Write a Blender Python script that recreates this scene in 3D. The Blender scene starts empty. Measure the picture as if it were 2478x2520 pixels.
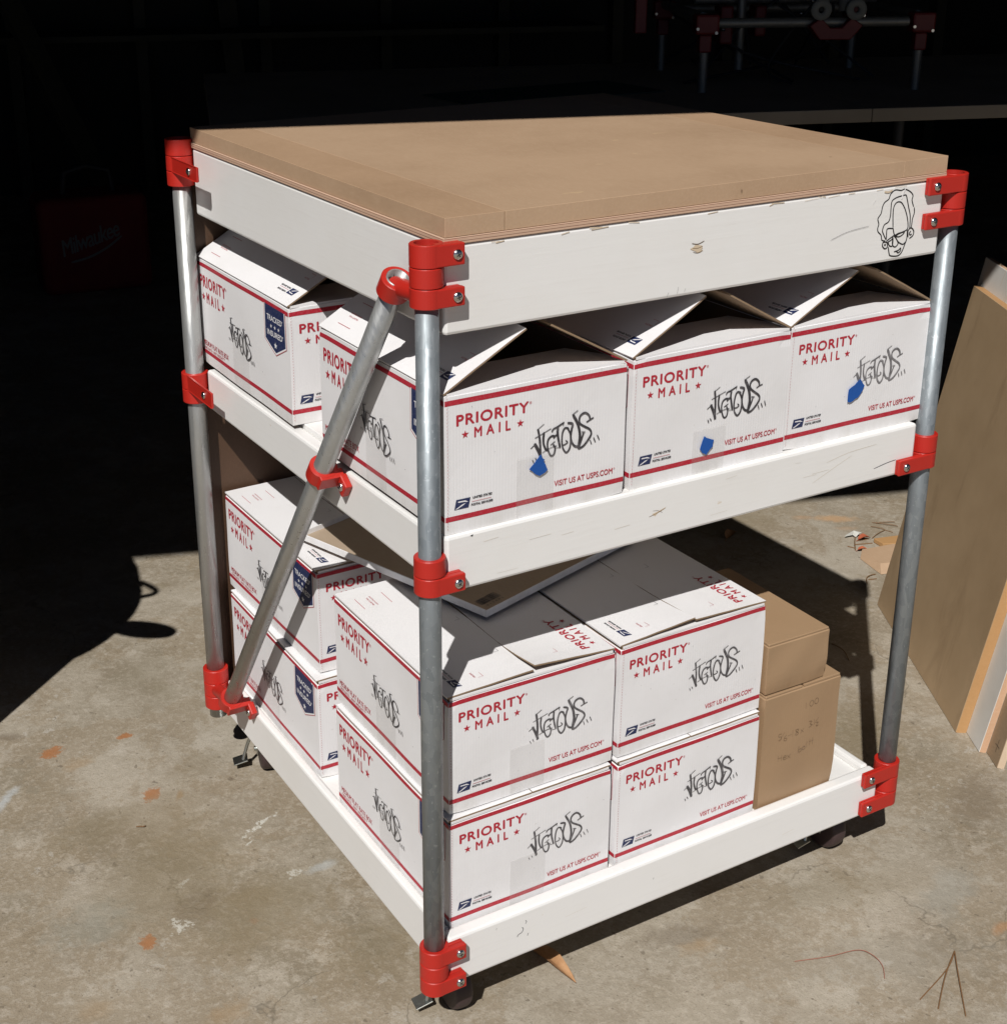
import bpy, bmesh, math, random
from math import sin, cos, pi, radians
from mathutils import Vector, Matrix
random.seed(7)
scene = bpy.context.scene
C = scene.collection

# ---------------------------------------------------------------- camera, sky, sun, exposure
cam = bpy.data.objects.new('camera', bpy.data.cameras.new('camera')); C.objects.link(cam)
cam.location = (-0.6566, -1.156, 1.1701); cam.rotation_euler = (1.2214, 0.0053, -0.5229)
cd = cam.data; cd.sensor_fit = 'HORIZONTAL'; cd.sensor_width = 36.0
cd.lens = 36.0*3541.0/2478.0; cd.shift_x = (1239-1110.3)/2478; cd.shift_y = (1043.7-1260)/2478
cd.clip_start = 0.05; cd.clip_end = 500
scene.camera = cam
SUN_EL, SUN_AZ = radians(47.4), radians(46.5)          # light travels towards azimuth 46.5 deg
w = bpy.data.worlds.new('World'); scene.world = w; w.use_nodes = True
nt = w.node_tree; bg = nt.nodes['Background']
sky = nt.nodes.new('ShaderNodeTexSky'); sky.sky_type = 'NISHITA'; sky.sun_disc = False
sky.sun_elevation = SUN_EL; sky.sun_rotation = math.atan2(-cos(SUN_AZ), -sin(SUN_AZ))
sky.air_density = 0.35; sky.dust_density = 0.2; sky.ozone_density = 1.0; sky.altitude = 1500
nt.links.new(sky.outputs['Color'], bg.inputs['Color']); bg.inputs['Strength'].default_value = 0.05
sl = bpy.data.lights.new('sun', 'SUN'); sl.energy = 5.0; sl.angle = radians(0.55); sl.color = (1.0, 0.975, 0.935)
so = bpy.data.objects.new('sun', sl); C.objects.link(so)
sd = Vector((cos(SUN_AZ)*cos(SUN_EL), sin(SUN_AZ)*cos(SUN_EL), -sin(SUN_EL)))
so.rotation_euler = sd.to_track_quat('-Z', 'Y').to_euler(); so.location = (-3, -3, 5)
vs = scene.view_settings; vs.view_transform = 'Standard'; vs.look = 'None'; vs.exposure = -0.2; vs.gamma = 1.0

GZ = -0.088
# ---------------------------------------------------------------- materials
def mat(name, base=(.5,.5,.5), rough=.6, metal=0.0, spec=.5):
    m = bpy.data.materials.new(name); m.use_nodes = True
    b = m.node_tree.nodes['Principled BSDF']
    b.inputs['Base Color'].default_value = (*base, 1); b.inputs['Roughness'].default_value = rough
    b.inputs['Metallic'].default_value = metal; b.inputs['Specular IOR Level'].default_value = spec
    return m
class N:
    def __init__(s, m): s.t = m.node_tree; s.b = s.t.nodes['Principled BSDF']; s.tc = None
    def n(s, typ, **kw):
        x = s.t.nodes.new(typ)
        for k, v in kw.items(): setattr(x, k, v)
        return x
    def l(s, a, b): s.t.links.new(a, b)
    def co(s, kind='Object', scale=(1,1,1), rot=(0,0,0), rand=False):
        if not s.tc: s.tc = s.n('ShaderNodeTexCoord')
        mp = s.n('ShaderNodeMapping'); mp.inputs['Scale'].default_value = scale; mp.inputs['Rotation'].default_value = rot
        s.l(s.tc.outputs[kind], mp.inputs['Vector'])
        if rand:
            oi = s.n('ShaderNodeObjectInfo'); mu = s.n('ShaderNodeMath', operation='MULTIPLY'); mu.inputs[1].default_value = 37.0
            s.l(oi.outputs['Random'], mu.inputs[0]); s.l(mu.outputs[0], mp.inputs['Location'])
        return mp.outputs['Vector']
    def noise(s, scale, detail=3, rough=.5, vec=None, dist=0.0):
        x = s.n('ShaderNodeTexNoise'); x.inputs['Scale'].default_value = scale; x.inputs['Detail'].default_value = detail
        x.inputs['Roughness'].default_value = rough; x.inputs['Distortion'].default_value = dist
        if vec is not None: s.l(vec, x.inputs['Vector'])
        return x.outputs['Fac']
    def ramp(s, fac, stops, interp='LINEAR'):
        r = s.n('ShaderNodeValToRGB'); e = r.color_ramp.elements; r.color_ramp.interpolation = interp
        while len(e) > 1: e.remove(e[-1])
        for i, (p, c) in enumerate(stops):
            x = e[0] if i == 0 else e.new(p)
            x.position = p; x.color = (*c, 1) if len(c) == 3 else c
        s.l(fac, r.inputs['Fac']); return r.outputs['Color']
    def mix(s, fac, a, b, mode='MIX'):
        x = s.n('ShaderNodeMix', data_type='RGBA', blend_type=mode)
        for v, i in ((fac, 0), (a, 6), (b, 7)):
            if hasattr(v, 'is_linked'): s.l(v, x.inputs[i])
            elif isinstance(v, (int, float)): x.inputs[i].default_value = v
            else: x.inputs[i].default_value = (*v, 1)
        return x.outputs[2]
    def math(s, op, a, b=None):
        x = s.n('ShaderNodeMath', operation=op)
        for v, i in ((a, 0), (b, 1)):
            if v is None: continue
            if hasattr(v, 'is_linked'): s.l(v, x.inputs[i])
            else: x.inputs[i].default_value = v
        return x.outputs[0]
    def wave(s, scale, vec, dist=0, detail=2, dscale=1, direction='X', prof='SIN'):
        x = s.n('ShaderNodeTexWave', wave_type='BANDS', bands_direction=direction, wave_profile=prof)
        x.inputs['Scale'].default_value = scale; x.inputs['Distortion'].default_value = dist
        x.inputs['Detail'].default_value = detail; x.inputs['Detail Scale'].default_value = dscale
        s.l(vec, x.inputs['Vector']); return x.outputs['Fac']
    def bump(s, h, strength=.3, dist=.001, prev=None):
        x = s.n('ShaderNodeBump'); x.inputs['Strength'].default_value = strength; x.inputs['Distance'].default_value = dist
        s.l(h, x.inputs['Height'])
        if prev is not None: s.l(prev, x.inputs['Normal'])
        return x.outputs['Normal']
    def out(s, col=None, rough=None, normal=None):
        if col is not None: s.l(col, s.b.inputs['Base Color'])
        if rough is not None: s.l(rough, s.b.inputs['Roughness'])
        if normal is not None: s.l(normal, s.b.inputs['Normal'])

def m_card(name, base, dark, flute=True):
    m = mat(name, base, .62); k = N(m)
    v = k.co(rand=True)
    n1 = k.noise(9, 5, .6, v); n2 = k.noise(60, 3, .6, v)
    c = k.mix(k.math('MULTIPLY', k.ramp(n1, [(.42,(0,0,0)),(.75,(1,1,1))]), .16), base, dark)
    sm = k.co(scale=(20,20,3), rand=True); n3 = k.noise(1.2, 5, .65, sm)
    # scuffed, handled lower edges
    sp = k.n('ShaderNodeSeparateXYZ'); k.l(k.tc.outputs['Object'], sp.inputs[0])
    low = k.ramp(sp.outputs['Z'], [(.0,(1,1,1)),(.022,(0,0,0))])
    scuff = k.math('MULTIPLY', k.math('MULTIPLY', low, k.ramp(n3, [(.38,(0,0,0)),(.62,(1,1,1))])), .45)
    c = k.mix(scuff, c, dark)
    spk = k.ramp(k.noise(210, 1, .5, v), [(.77,(0,0,0)),(.80,(1,1,1))])
    c = k.mix(k.math('MULTIPLY', spk, .25), c, dark)
    fl = k.co(scale=(1,1,0.0), rot=(0,0,radians(45)))
    wv = k.wave(122, fl, .5, 2, 8)
    nm = k.bump(wv, .10 if flute else .04, .0005); nm = k.bump(n2, .10, .0012, nm)
    nm = k.bump(k.noise(7, 2, .5, v), .35, .004, nm)
    k.out(c, None, nm); return m
WHITE = m_card('white_card', (.80,.79,.80), (.50,.47,.42))
BROWN = m_card('brown_card_inner', (.27,.185,.115), (.18,.115,.065))
KRAFT = m_card('kraft_card', (.35,.228,.130), (.25,.145,.07), False)
def m_ink(name, col, fade):
    m = mat(name, col, .55); k = N(m)
    n = k.noise(420, 2, .6, k.co(rand=True)); 
    k.out(k.mix(k.math('MULTIPLY', k.ramp(n, [(.45,(0,0,0)),(.7,(1,1,1))]), fade), col, (.7,.68,.68))); return m
RED = m_ink('red_print', (.43,.012,.030), .06)
NAVY = m_ink('navy_print', (.012,.022,.085), .05)
GREYTXT = m_ink('small_black_print', (.03,.03,.04), .2)
def m_stamp(name, dark, light):
    m = mat(name, dark, .5); k = N(m)
    v = k.co(rand=True); n = k.noise(110, 4, .7, v)
    k.out(k.ramp(n, [(.3,dark),(.52,tuple(a*1.6 for a in dark)),(.72,light)])); return m
STAMP = m_stamp('stamped_ink', (.030,.028,.032), (.15,.14,.15))
STAMP2 = m_stamp('worn_stamped_ink', (.055,.052,.056), (.24,.23,.24))
STAMPF = m_stamp('faded_stamped_ink', (.12,.115,.12), (.30,.29,.30))
MARK = mat('marker_ink', (.012,.011,.012), .45)
PENCIL = m_ink('pencil', (.13,.075,.035), .1)
def m_tape():
    m = mat('clear_packing_tape', (.56,.54,.51), .22); k = N(m); k.b.inputs['Alpha'].default_value = .12
    n = k.noise(35, 4, .6, k.co(scale=(1,1,.15), rand=True)); k.out(k.ramp(n, [(.3,(.46,.44,.42)),(.7,(.66,.64,.61))])); return m
TAPE = m_tape()
BLUE = mat('blue_masking_tape', (.008,.085,.36), .6); k = N(BLUE)
k.out(None, None, k.bump(k.noise(300, 3, .6, k.co()), .4, .0006))
def m_paint():
    m = mat('white_painted_wood', (.78,.755,.715), .40); k = N(m)
    v = k.co(scale=(3,3,60), rand=True); n = k.noise(4, 5, .65, v); n2 = k.noise(6, 4, .6, k.co(rand=True))
    c = k.mix(k.math('MULTIPLY', k.ramp(n2, [(.45,(0,0,0)),(.8,(1,1,1))]), .35), (.81,.80,.785), (.72,.69,.64))
    c = k.mix(k.math('MULTIPLY', k.ramp(n, [(.56,(0,0,0)),(.72,(1,1,1))]), .10), c, (.56,.52,.47))
    chip = k.ramp(k.noise(26, 3, .6, k.co(scale=(1,1,2.5), rand=True)), [(.76,(0,0,0)),(.775,(1,1,1))])
    c = k.mix(k.math('MULTIPLY', chip, .5), c, (.60,.47,.33))
    nm = k.bump(n, .13, .0012); nm = k.bump(k.noise(3.5, 2, .5, k.co(rand=True)), .25, .006, nm); nm = k.bump(k.noise(90, 3, .5, k.co(rand=True)), .10, .0008, nm)
    k.out(c, None, nm); return m
PAINT = m_paint()
SCRATCH = mat('thin_worn_paint', (.66,.60,.51), .6)
RAW = mat('bare_chipped_wood', (.62,.50,.36), .7)
def m_mdf(name, a, b, c2):
    m = mat(name, a, .6); k = N(m)
    v = k.co(rand=True); n = k.noise(5, 5, .6, v); f = k.noise(260, 3, .7, k.co(scale=(1,.35,1), rand=True))
    c = k.ramp(n, [(.3,b),(.6,a)]); c = k.mix(k.math('MULTIPLY', k.ramp(f, [(.45,(0,0,0)),(.75,(1,1,1))]), .35), c, c2)
    sp = k.ramp(k.noise(42, 2, .5, v), [(.765,(0,0,0)),(.78,(1,1,1))]); c = k.mix(k.math('MULTIPLY', sp, .5), c, (.10,.06,.03))
    s2 = k.ramp(k.noise(20, 2, .5, k.co(scale=(1,2.5,1), rand=True)), [(.75,(0,0,0)),(.765,(1,1,1))]); c = k.mix(k.math('MULTIPLY', s2, .45), c, (.62,.45,.26))
    k.out(c, None, k.bump(f, .18, .0008)); return m
MDF = m_mdf('fibreboard_face', (.470,.320,.205), (.400,.265,.165), (.535,.38,.255)); MDF2 = m_mdf('fibreboard_edge_strip', (.445,.292,.180), (.375,.242,.146), (.51,.345,.225)); TRAYIN = m_mdf('tray_inside_card', (.40,.31,.225), (.35,.265,.19), (.45,.36,.27))
MDFE = m_mdf('fibreboard_edge', (.455,.305,.170), (.39,.255,.135), (.52,.36,.21))
HARD = m_mdf('brown_hardboard', (.085,.044,.024), (.065,.034,.018), (.11,.06,.035))
def m_ply():
    m = mat('plywood_edge', (.5,.33,.2), .7); k = N(m)
    sp = k.n('ShaderNodeSeparateXYZ'); k.l(k.co(), sp.inputs[0])
    c = k.ramp(k.math('FRACT', k.math('MULTIPLY', sp.outputs['Z'], 320.0)), [(0,(.62,.40,.28)),(.42,(.66,.46,.34)),(.46,(.17,.07,.045)),(.62,(.22,.10,.06)),(.66,(.60,.42,.31)),(1,(.62,.44,.32))])
    n = k.noise(120, 3, .6, k.co(scale=(1,1,6))); k.out(k.mix(k.math('MULTIPLY', n, .4), c, (.30,.17,.10))); return m
PLY = m_ply()
def m_sheet():
    m = mat('tan_fibreboard_sheet', (.3,.2,.12), .6); k = N(m)
    v = k.co(rot=(0,0,0), scale=(1,1,.25)); n = k.noise(14, 5, .65, v, .6); big = k.noise(5, 4, .6, k.co()); f = k.noise(240, 3, .7, k.co())
    c = k.ramp(big, [(.3,(.375,.255,.142)),(.7,(.49,.345,.205))])
    c = k.mix(k.math('MULTIPLY', k.ramp(n, [(.56,(0,0,0)),(.74,(1,1,1))]), .55), c, (.265,.170,.090))
    c = k.mix(k.math('MULTIPLY', k.ramp(f, [(.45,(0,0,0)),(.75,(1,1,1))]), .3), c, (.42,.32,.21))
    k.out(c, None, k.bump(f, .15, .0008)); return m
def m_galv(name, a, b, rough, metal):
    m = mat(name, a, rough, metal); k = N(m)
    v = k.n('ShaderNodeTexVoronoi'); v.inputs['Scale'].default_value = 170; k.l(k.co(scale=(1,1,.45), rand=True), v.inputs['Vector'])
    n = k.noise(14, 4, .6, k.co(scale=(1,1,.2), rand=True)); f = k.noise(160, 3, .7, k.co(scale=(1,1,.12), rand=True))
    c = k.mix(k.math('MULTIPLY', v.outputs['Color'], .5), a, b); c = k.mix(k.math('MULTIPLY', n, .4), c, tuple(x*.7 for x in a))
    c = k.mix(k.math('MULTIPLY', k.ramp(k.noise(330, 2, .5, k.co(scale=(1,1,.6), rand=True)), [(.66,(0,0,0)),(.74,(1,1,1))]), .22), c, tuple(min(1,x*1.7) for x in b))  # pale specks painted into the colour for the metal's sparkle
    k.out(c, k.ramp(f, [(.3,(rough-.1,)*3),(.7,(rough+.14,)*3)]), k.bump(f, .1, .0005)); return m
GALV = m_galv('galvanised_steel', (.235,.265,.285), (.47,.50,.52), .47, .55)
EMT = m_galv('smooth_steel_conduit', (.43,.435,.425), (.50,.505,.495), .34, .68)
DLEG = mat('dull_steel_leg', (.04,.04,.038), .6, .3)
STEEL = mat('bright_screw_steel', (.62,.62,.60), .22, 1.0)
ZINC = mat('zinc_plated_steel', (.50,.52,.50), .3, 1.0)
SLOT = mat('dark_recess', (.02,.02,.02), .6)
def m_pla():
    m = mat('red_printed_plastic', (.46,.02,.012), .42); k = N(m)
    wv = k.wave(460, k.co(), 0.2, 1, 2, 'Z'); n = k.noise(60, 3, .5, k.co(rand=True))
    k.out(k.mix(k.math('MULTIPLY', n, .25), (.47,.020,.012), (.38,.015,.010)), None, k.bump(wv, .22, .00035)); return m
PLA = m_pla()
RUBBER = mat('maroon_grey_polyurethane', (.05,.030,.030), .55)
def m_concrete():
    m = mat('stained_concrete', (.3,.26,.21), .85); k = N(m); v = k.co()
    big = k.noise(2.6, 6, .62, v, .3); mid = k.noise(9, 6, .65, v); mid2 = k.noise(17, 6, .7, k.co(rot=(0,0,.7))); fine = k.noise(130, 4, .7, v); gr = k.noise(420, 3, .7, v)
    c = k.ramp(big, [(.28,(.185,.150,.100)),(.40,(.255,.215,.155)),(.50,(.330,.285,.220)),(.70,(.430,.383,.312))])
    c = k.mix(k.math('MULTIPLY', k.ramp(mid, [(.38,(1,1,1)),(.54,(0,0,0))]), .42), c, (.225,.180,.125))
    c = k.mix(k.math('MULTIPLY', k.ramp(mid2, [(.52,(0,0,0)),(.66,(1,1,1))]), .45), c, (.43,.38,.31))
    # crisp edged brown weathering film over paler cement
    ed = k.noise(4.2, 10, .74, k.co(rot=(0,0,1.7)), .15)
    c = k.mix(k.math('MULTIPLY', k.ramp(ed, [(.485,(0,0,0)),(.515,(1,1,1))]), .55), c, (.262,.205,.135))
    ed2 = k.noise(11, 10, .78, k.co(rot=(0,0,.9)))
    c = k.mix(k.math('MULTIPLY', k.ramp(ed2, [(.565,(0,0,0)),(.585,(1,1,1))]), .38), c, (.47,.42,.35))
    # worn pale film with flaky edges, dark grit in pores
    film = k.math('MULTIPLY', k.ramp(k.noise(34, 8, .75, v), [(.585,(0,0,0)),(.60,(1,1,1))]), k.ramp(k.noise(3.3, 3, .5, k.co(rot=(0,0,2.0))), [(.52,(0,0,0)),(.60,(1,1,1))]))
    c = k.mix(k.math('MULTIPLY', film, .55), c, (.46,.43,.38))
    c = k.mix(k.math('MULTIPLY', k.ramp(fine, [(.48,(0,0,0)),(.72,(1,1,1))]), .6), c, (.47,.415,.34))
    c = k.mix(k.math('MULTIPLY', k.ramp(k.noise(75, 5, .75, k.co(rot=(0,0,.3))), [(.30,(1,1,1)),(.44,(0,0,0))]), .38), c, (.19,.15,.10))
    c = k.mix(k.math('MULTIPLY', k.ramp(gr, [(.59,(0,0,0)),(.66,(1,1,1))]), .62), c, (.13,.105,.075))
    c = k.mix(k.math('MULTIPLY', k.ramp(k.noise(85, 2, .5, k.co(rot=(0,0,1.1))), [(.70,(0,0,0)),(.73,(1,1,1))]), .55), c, (.12,.095,.065))
    # hairline cracks
    dv = k.n('ShaderNodeVectorMath', operation='ADD'); nz = k.n('ShaderNodeTexNoise'); nz.inputs['Scale'].default_value = 6; nz.inputs['Detail'].default_value = 5
    k.l(v, nz.inputs['Vector']); sc = k.n('ShaderNodeVectorMath', operation='SCALE'); sc.inputs['Scale'].default_value = .25
    k.l(nz.outputs['Color'], sc.inputs[0]); k.l(v, dv.inputs[0]); k.l(sc.outputs[0], dv.inputs[1])
    vo = k.n('ShaderNodeTexVoronoi', feature='DISTANCE_TO_EDGE'); vo.inputs['Scale'].default_value = 1.9; k.l(dv.outputs[0], vo.inputs['Vector'])
    cr = k.math('MULTIPLY', k.ramp(vo.outputs['Distance'], [(.0,(1,1,1)),(.0035,(0,0,0))]), k.ramp(k.noise(2.2, 2, .5, k.co(rot=(0,0,.4))), [(.48,(0,0,0)),(.56,(1,1,1))]))
    c = k.mix(k.math('MULTIPLY', cr, .6), c, (.12,.10,.07))
    # individual stains: (x, y, rx, ry, turn, colour, strength, ragged)
    vn = k.n('ShaderNodeTexNoise'); vn.inputs['Scale'].default_value = 45; vn.inputs['Detail'].default_value = 5; k.l(v, vn.inputs['Vector'])
    sub = k.n('ShaderNodeVectorMath', operation='SUBTRACT'); sub.inputs[1].default_value = (.5,.5,.5); k.l(vn.outputs['Color'], sub.inputs[0])
    chips = k.ramp(k.noise(170, 5, .7, k.co(scale=(1,.6,1), rot=(0,0,.5))), [(.44,(0,0,0)),(.50,(1,1,1))])
    flake = k.noise(70, 8, .78, v)
    for (x, y, rx, ry, a, col, st, rag) in STAINS:
        s1 = k.n('ShaderNodeVectorMath', operation='SCALE'); s1.inputs['Scale'].default_value = rag; k.l(sub.outputs[0], s1.inputs[0])
        ad = k.n('ShaderNodeVectorMath', operation='ADD'); k.l(v, ad.inputs[0]); k.l(s1.outputs[0], ad.inputs[1])
        mp = k.n('ShaderNodeMapping', vector_type='TEXTURE'); mp.inputs['Location'].default_value = (x, y, 0); mp.inputs['Rotation'].default_value = (0, 0, a)
        mp.inputs['Scale'].default_value = (rx, ry, 1e3); k.l(ad.outputs[0], mp.inputs['Vector'])
        ln = k.n('ShaderNodeVectorMath', operation='LENGTH'); k.l(mp.outputs['Vector'], ln.inputs[0])
        if col in (RUST, PAL):      # flaky, sharp edged
            dd = k.math('ADD', ln.outputs['Value'], k.math('MULTIPLY', k.math('SUBTRACT', flake, .5), 3.4 if col == RUST else 3.0))
            f = k.ramp(dd, [(.0,(1,1,1)),(.80,(.85,.85,.85)),(1.0,(0,0,0))]) if col == RUST else k.ramp(dd, [(.42,(1,1,1)),(.62,(0,0,0))])
            if col == PAL: f = k.math('MULTIPLY', f, chips)
        else:
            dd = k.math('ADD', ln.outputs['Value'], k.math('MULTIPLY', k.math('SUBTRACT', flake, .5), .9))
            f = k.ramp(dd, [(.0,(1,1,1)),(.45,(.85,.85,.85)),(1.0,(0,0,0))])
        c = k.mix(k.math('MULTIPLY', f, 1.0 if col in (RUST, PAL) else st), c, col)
    nm = k.bump(mid2, .3, .006); nm = k.bump(fine, .5, .0025, nm); nm = k.bump(ed2, .4, .002, nm); nm = k.bump(gr, .25, .0012, nm); nm = k.bump(cr, -.5, .002, nm)
    k.out(c, None, nm); return m
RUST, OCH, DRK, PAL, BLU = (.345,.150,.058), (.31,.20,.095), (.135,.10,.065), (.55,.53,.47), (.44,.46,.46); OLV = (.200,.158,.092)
STAINS = [(-.234,.85,.022,.014,.3,RUST,.75,.02),(-.205,.80,.03,.02,.2,OCH,.45,.03),(-.136,.662,.020,.015,.8,RUST,.85,.025),(-.099,.64,.006,.017,-.5,OCH,.7,.01),
  (-.246,.35,.012,.014,.3,RUST,.75,.018),(-.12,.84,.012,.008,0,RUST,.5,.01),(-.113,.319,.007,.008,0,(.27,.13,.06),.6,.01),(-.34,.266,.03,.025,0,OCH,.35,.03),(-.204,.179,.035,.022,.4,OCH,.45,.03),
  (.723,-.183,.022,.012,.2,(.40,.20,.08),.6,.02),(.359,-.013,.035,.018,-.2,OCH,.5,.04),(.351,.018,.07,.03,-.3,DRK,.45,.06),
  (-.17,.388,.06,.035,.9,DRK,.5,.06),(-.10,.37,.05,.05,0,(.22,.165,.095),.5,.06),(-.017,.641,.006,.007,0,DRK,.7,.004),(-.15,.60,.13,.07,.5,(.235,.185,.115),.45,.08),(-.05,.70,.06,.04,.3,(.22,.175,.11),.45,.05),
  (-.028,.51,.05,.008,.5,PAL,.8,.045),(-.055,.48,.018,.007,.4,PAL,.8,.03),(-.022,.385,.03,.008,.1,PAL,.75,.035),(.012,.378,.03,.012,.1,BLU,.6,.02),(-.326,.762,.04,.012,.9,BLU,.8,.03),(-.20,.36,.03,.02,.3,PAL,.4,.05),(-.16,.44,.02,.006,.3,PAL,.5,.03),
  (-.02,.95,.03,.05,.4,(.215,.18,.115),.5,.05),(-.03,1.02,.06,.05,.4,(.235,.20,.14),.45,.05),(.117,1.33,.018,.022,.5,(.20,.16,.10),.6,.01),(.21,1.33,.03,.04,.2,(.15,.115,.07),.5,.02),(-.28,.93,.015,.03,.9,DRK,.5,.01),
  (.80,.10,.02,.008,1.2,PAL,.6,.02),(.84,.26,.02,.016,.2,(.20,.13,.08),.4,.02),(.92,.03,.10,.05,.6,DRK,.4,.08),(.78,.21,.04,.02,.5,(.19,.15,.11),.4,.04),
  (1.475,.90,.055,.022,-.55,(.50,.30,.15),.75,.03),(1.42,.94,.03,.015,-.5,(.44,.27,.15),.5,.03),(1.46,.85,.03,.01,-.6,(.44,.28,.17),.4,.03),(.55,-.15,.2,.05,-.4,(.26,.235,.19),.35,.08),
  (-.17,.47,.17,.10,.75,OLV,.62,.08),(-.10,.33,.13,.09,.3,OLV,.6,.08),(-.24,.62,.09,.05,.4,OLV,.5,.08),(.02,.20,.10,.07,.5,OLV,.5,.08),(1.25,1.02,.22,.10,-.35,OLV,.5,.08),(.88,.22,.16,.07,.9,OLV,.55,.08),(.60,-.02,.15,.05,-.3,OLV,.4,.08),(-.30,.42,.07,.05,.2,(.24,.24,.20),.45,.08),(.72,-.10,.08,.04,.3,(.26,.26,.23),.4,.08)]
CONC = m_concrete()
def m_dark(name, a, b, sc=3):
    m = mat(name, a, .8); k = N(m); n = k.noise(sc, 4, .6, k.co(rand=True)); k.out(k.ramp(n, [(.35,a),(.65,b)])); return m
DWALL = m_dark('gloom_darkened_boards', (.014,.013,.009), (.022,.020,.014))  # garage gloom put into the board colour, nearly black
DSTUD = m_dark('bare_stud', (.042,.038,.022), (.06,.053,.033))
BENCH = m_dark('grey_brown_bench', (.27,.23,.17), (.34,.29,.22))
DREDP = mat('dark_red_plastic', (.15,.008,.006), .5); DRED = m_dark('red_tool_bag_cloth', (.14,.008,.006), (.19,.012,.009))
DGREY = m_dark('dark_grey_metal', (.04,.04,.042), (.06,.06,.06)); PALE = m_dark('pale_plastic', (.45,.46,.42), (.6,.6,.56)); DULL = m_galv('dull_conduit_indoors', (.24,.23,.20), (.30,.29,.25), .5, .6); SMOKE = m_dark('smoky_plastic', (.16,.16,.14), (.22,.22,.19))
DIMW = mat('shade_dimmed_lettering', (.17,.17,.155), .7)  # white script with the indoor shade put into its colour
GREENM = m_dark('green_cutting_mat', (.03,.06,.045), (.05,.085,.065))
MAPLE = m_sheet()
MELA = m_dark('white_melamine', (.66,.63,.58), (.74,.72,.68), 8)
OAK = m_mdf('cut_orange_edge', (.46,.26,.11), (.41,.22,.09), (.52,.31,.15))
LEAF = m_dark('dry_leaf', (.33,.165,.070), (.46,.26,.13), 60); REDLEAF = m_dark('dry_red_leaf', (.28,.05,.02), (.42,.12,.05), 60)
NEEDLE = mat('dry_pine_needle', (.20,.105,.045), .6); NEEDR = mat('reddish_pine_needle', (.34,.13,.085), .7)

# ---------------------------------------------------------------- mesh helpers
class MB:
    def __init__(s): s.v = []; s.f = []; s.mi = []; s.mats = []; s.sm = []
    def m(s, mt):
        if mt not in s.mats: s.mats.append(mt)
        return s.mats.index(mt)
    def add(s, vs, fs, mt, smooth=False, M=None):
        o = len(s.v); i = s.m(mt)
        s.v += [tuple(M @ Vector(p)) if M is not None else tuple(p) for p in vs]
        for f in fs: s.f.append(tuple(a+o for a in f)); s.mi.append(i); s.sm.append(smooth)
    def addbm(s, bm, mt, smooth=False, M=None):
        bm.verts.ensure_lookup_table(); bm.verts.index_update()
        s.add([v.co[:] for v in bm.verts], [[v.index for v in f.verts] for f in bm.faces], mt, smooth, M); bm.free()
    def box(s, a, b, mt, bev=0.0, M=None, seg=2):
        bm = bmesh.new(); bmesh.ops.create_cube(bm, size=1)
        for v in bm.verts: v.co = Vector(((a[i]+b[i])/2 + v.co[i]*(b[i]-a[i]) for i in range(3)))
        if bev > 0: bmesh.ops.bevel(bm, geom=bm.edges[:], offset=bev, segments=seg, affect='EDGES', profile=.5)
        s.addbm(bm, mt, False, M)
    def tube(s, pts, r, mt, seg=12, caps=True, smooth=True, r2=None, M=None):
        pts = [Vector(p) for p in pts]; n = len(pts); vs = []; fs = []
        t = (pts[1]-pts[0]).normalized(); up = Vector((0,0,1)) if abs(t.z) < .9 else Vector((1,0,0)); x = t.cross(up).normalized()
        for i, p in enumerate(pts):
            t = (pts[min(i+1,n-1)]-pts[max(i-1,0)]).normalized(); x = (x - t*x.dot(t)).normalized(); y = t.cross(x)
            rr = r if r2 is None else r+(r2-r)*i/(n-1)
            for j in range(seg): a = 2*pi*j/seg; vs.append(p + x*cos(a)*rr + y*sin(a)*rr)
        for i in range(n-1):
            for j in range(seg): fs.append((i*seg+j, i*seg+(j+1)%seg, (i+1)*seg+(j+1)%seg, (i+1)*seg+j))
        s.add(vs, fs, mt, smooth, M)
        if caps: s.add(vs[:seg][::-1], [tuple(range(seg))], mt, False, M); s.add(vs[-seg:], [tuple(range(seg))], mt, False, M)
    def lathe(s, prof, mt, seg=24, M=None, smooth=True, closed=False):
        vs = []; fs = []; n = len(prof)
        for (r, z) in prof:
            for j in range(seg): a = 2*pi*j/seg; vs.append((r*cos(a), r*sin(a), z))
        for i in range(n if closed else n-1):
            k2 = (i+1) % n
            for j in range(seg): fs.append((i*seg+j, i*seg+(j+1)%seg, k2*seg+(j+1)%seg, k2*seg+j))
        s.add(vs, fs, mt, smooth, M)
    def prism(s, poly, z0, z1, mt, M=None, bev=0):
        bm = bmesh.new(); vs = [bm.verts.new((x,y,z0)) for x,y in poly]; f = bm.faces.new(vs)
        r = bmesh.ops.extrude_face_region(bm, geom=[f])
        for v in r['geom']:
            if isinstance(v, bmesh.types.BMVert): v.co.z = z1
        bmesh.ops.recalc_face_normals(bm, faces=bm.faces[:])
        if bev: bmesh.ops.bevel(bm, geom=bm.edges[:], offset=bev, segments=2, affect='EDGES', profile=.5)
        s.addbm(bm, mt, False, M)
    def build(s, name, parent=None, world=True):
        me = bpy.data.meshes.new(name); me.from_pydata(s.v, [], s.f)
        for mt in s.mats: me.materials.append(mt)
        me.polygons.foreach_set('material_index', s.mi); me.polygons.foreach_set('use_smooth', s.sm); me.update()
        o = bpy.data.objects.new(name, me); C.objects.link(o)
        if parent is not None:
            o.parent = parent
            if world:
                r = parent
                off = Vector((0,0,0))
                while r is not None: off += r.location; r = r.parent
                o.matrix_parent_inverse = Matrix.Translation(-off) if parent.type == 'EMPTY' else Matrix.Identity(4)
        return o
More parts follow.
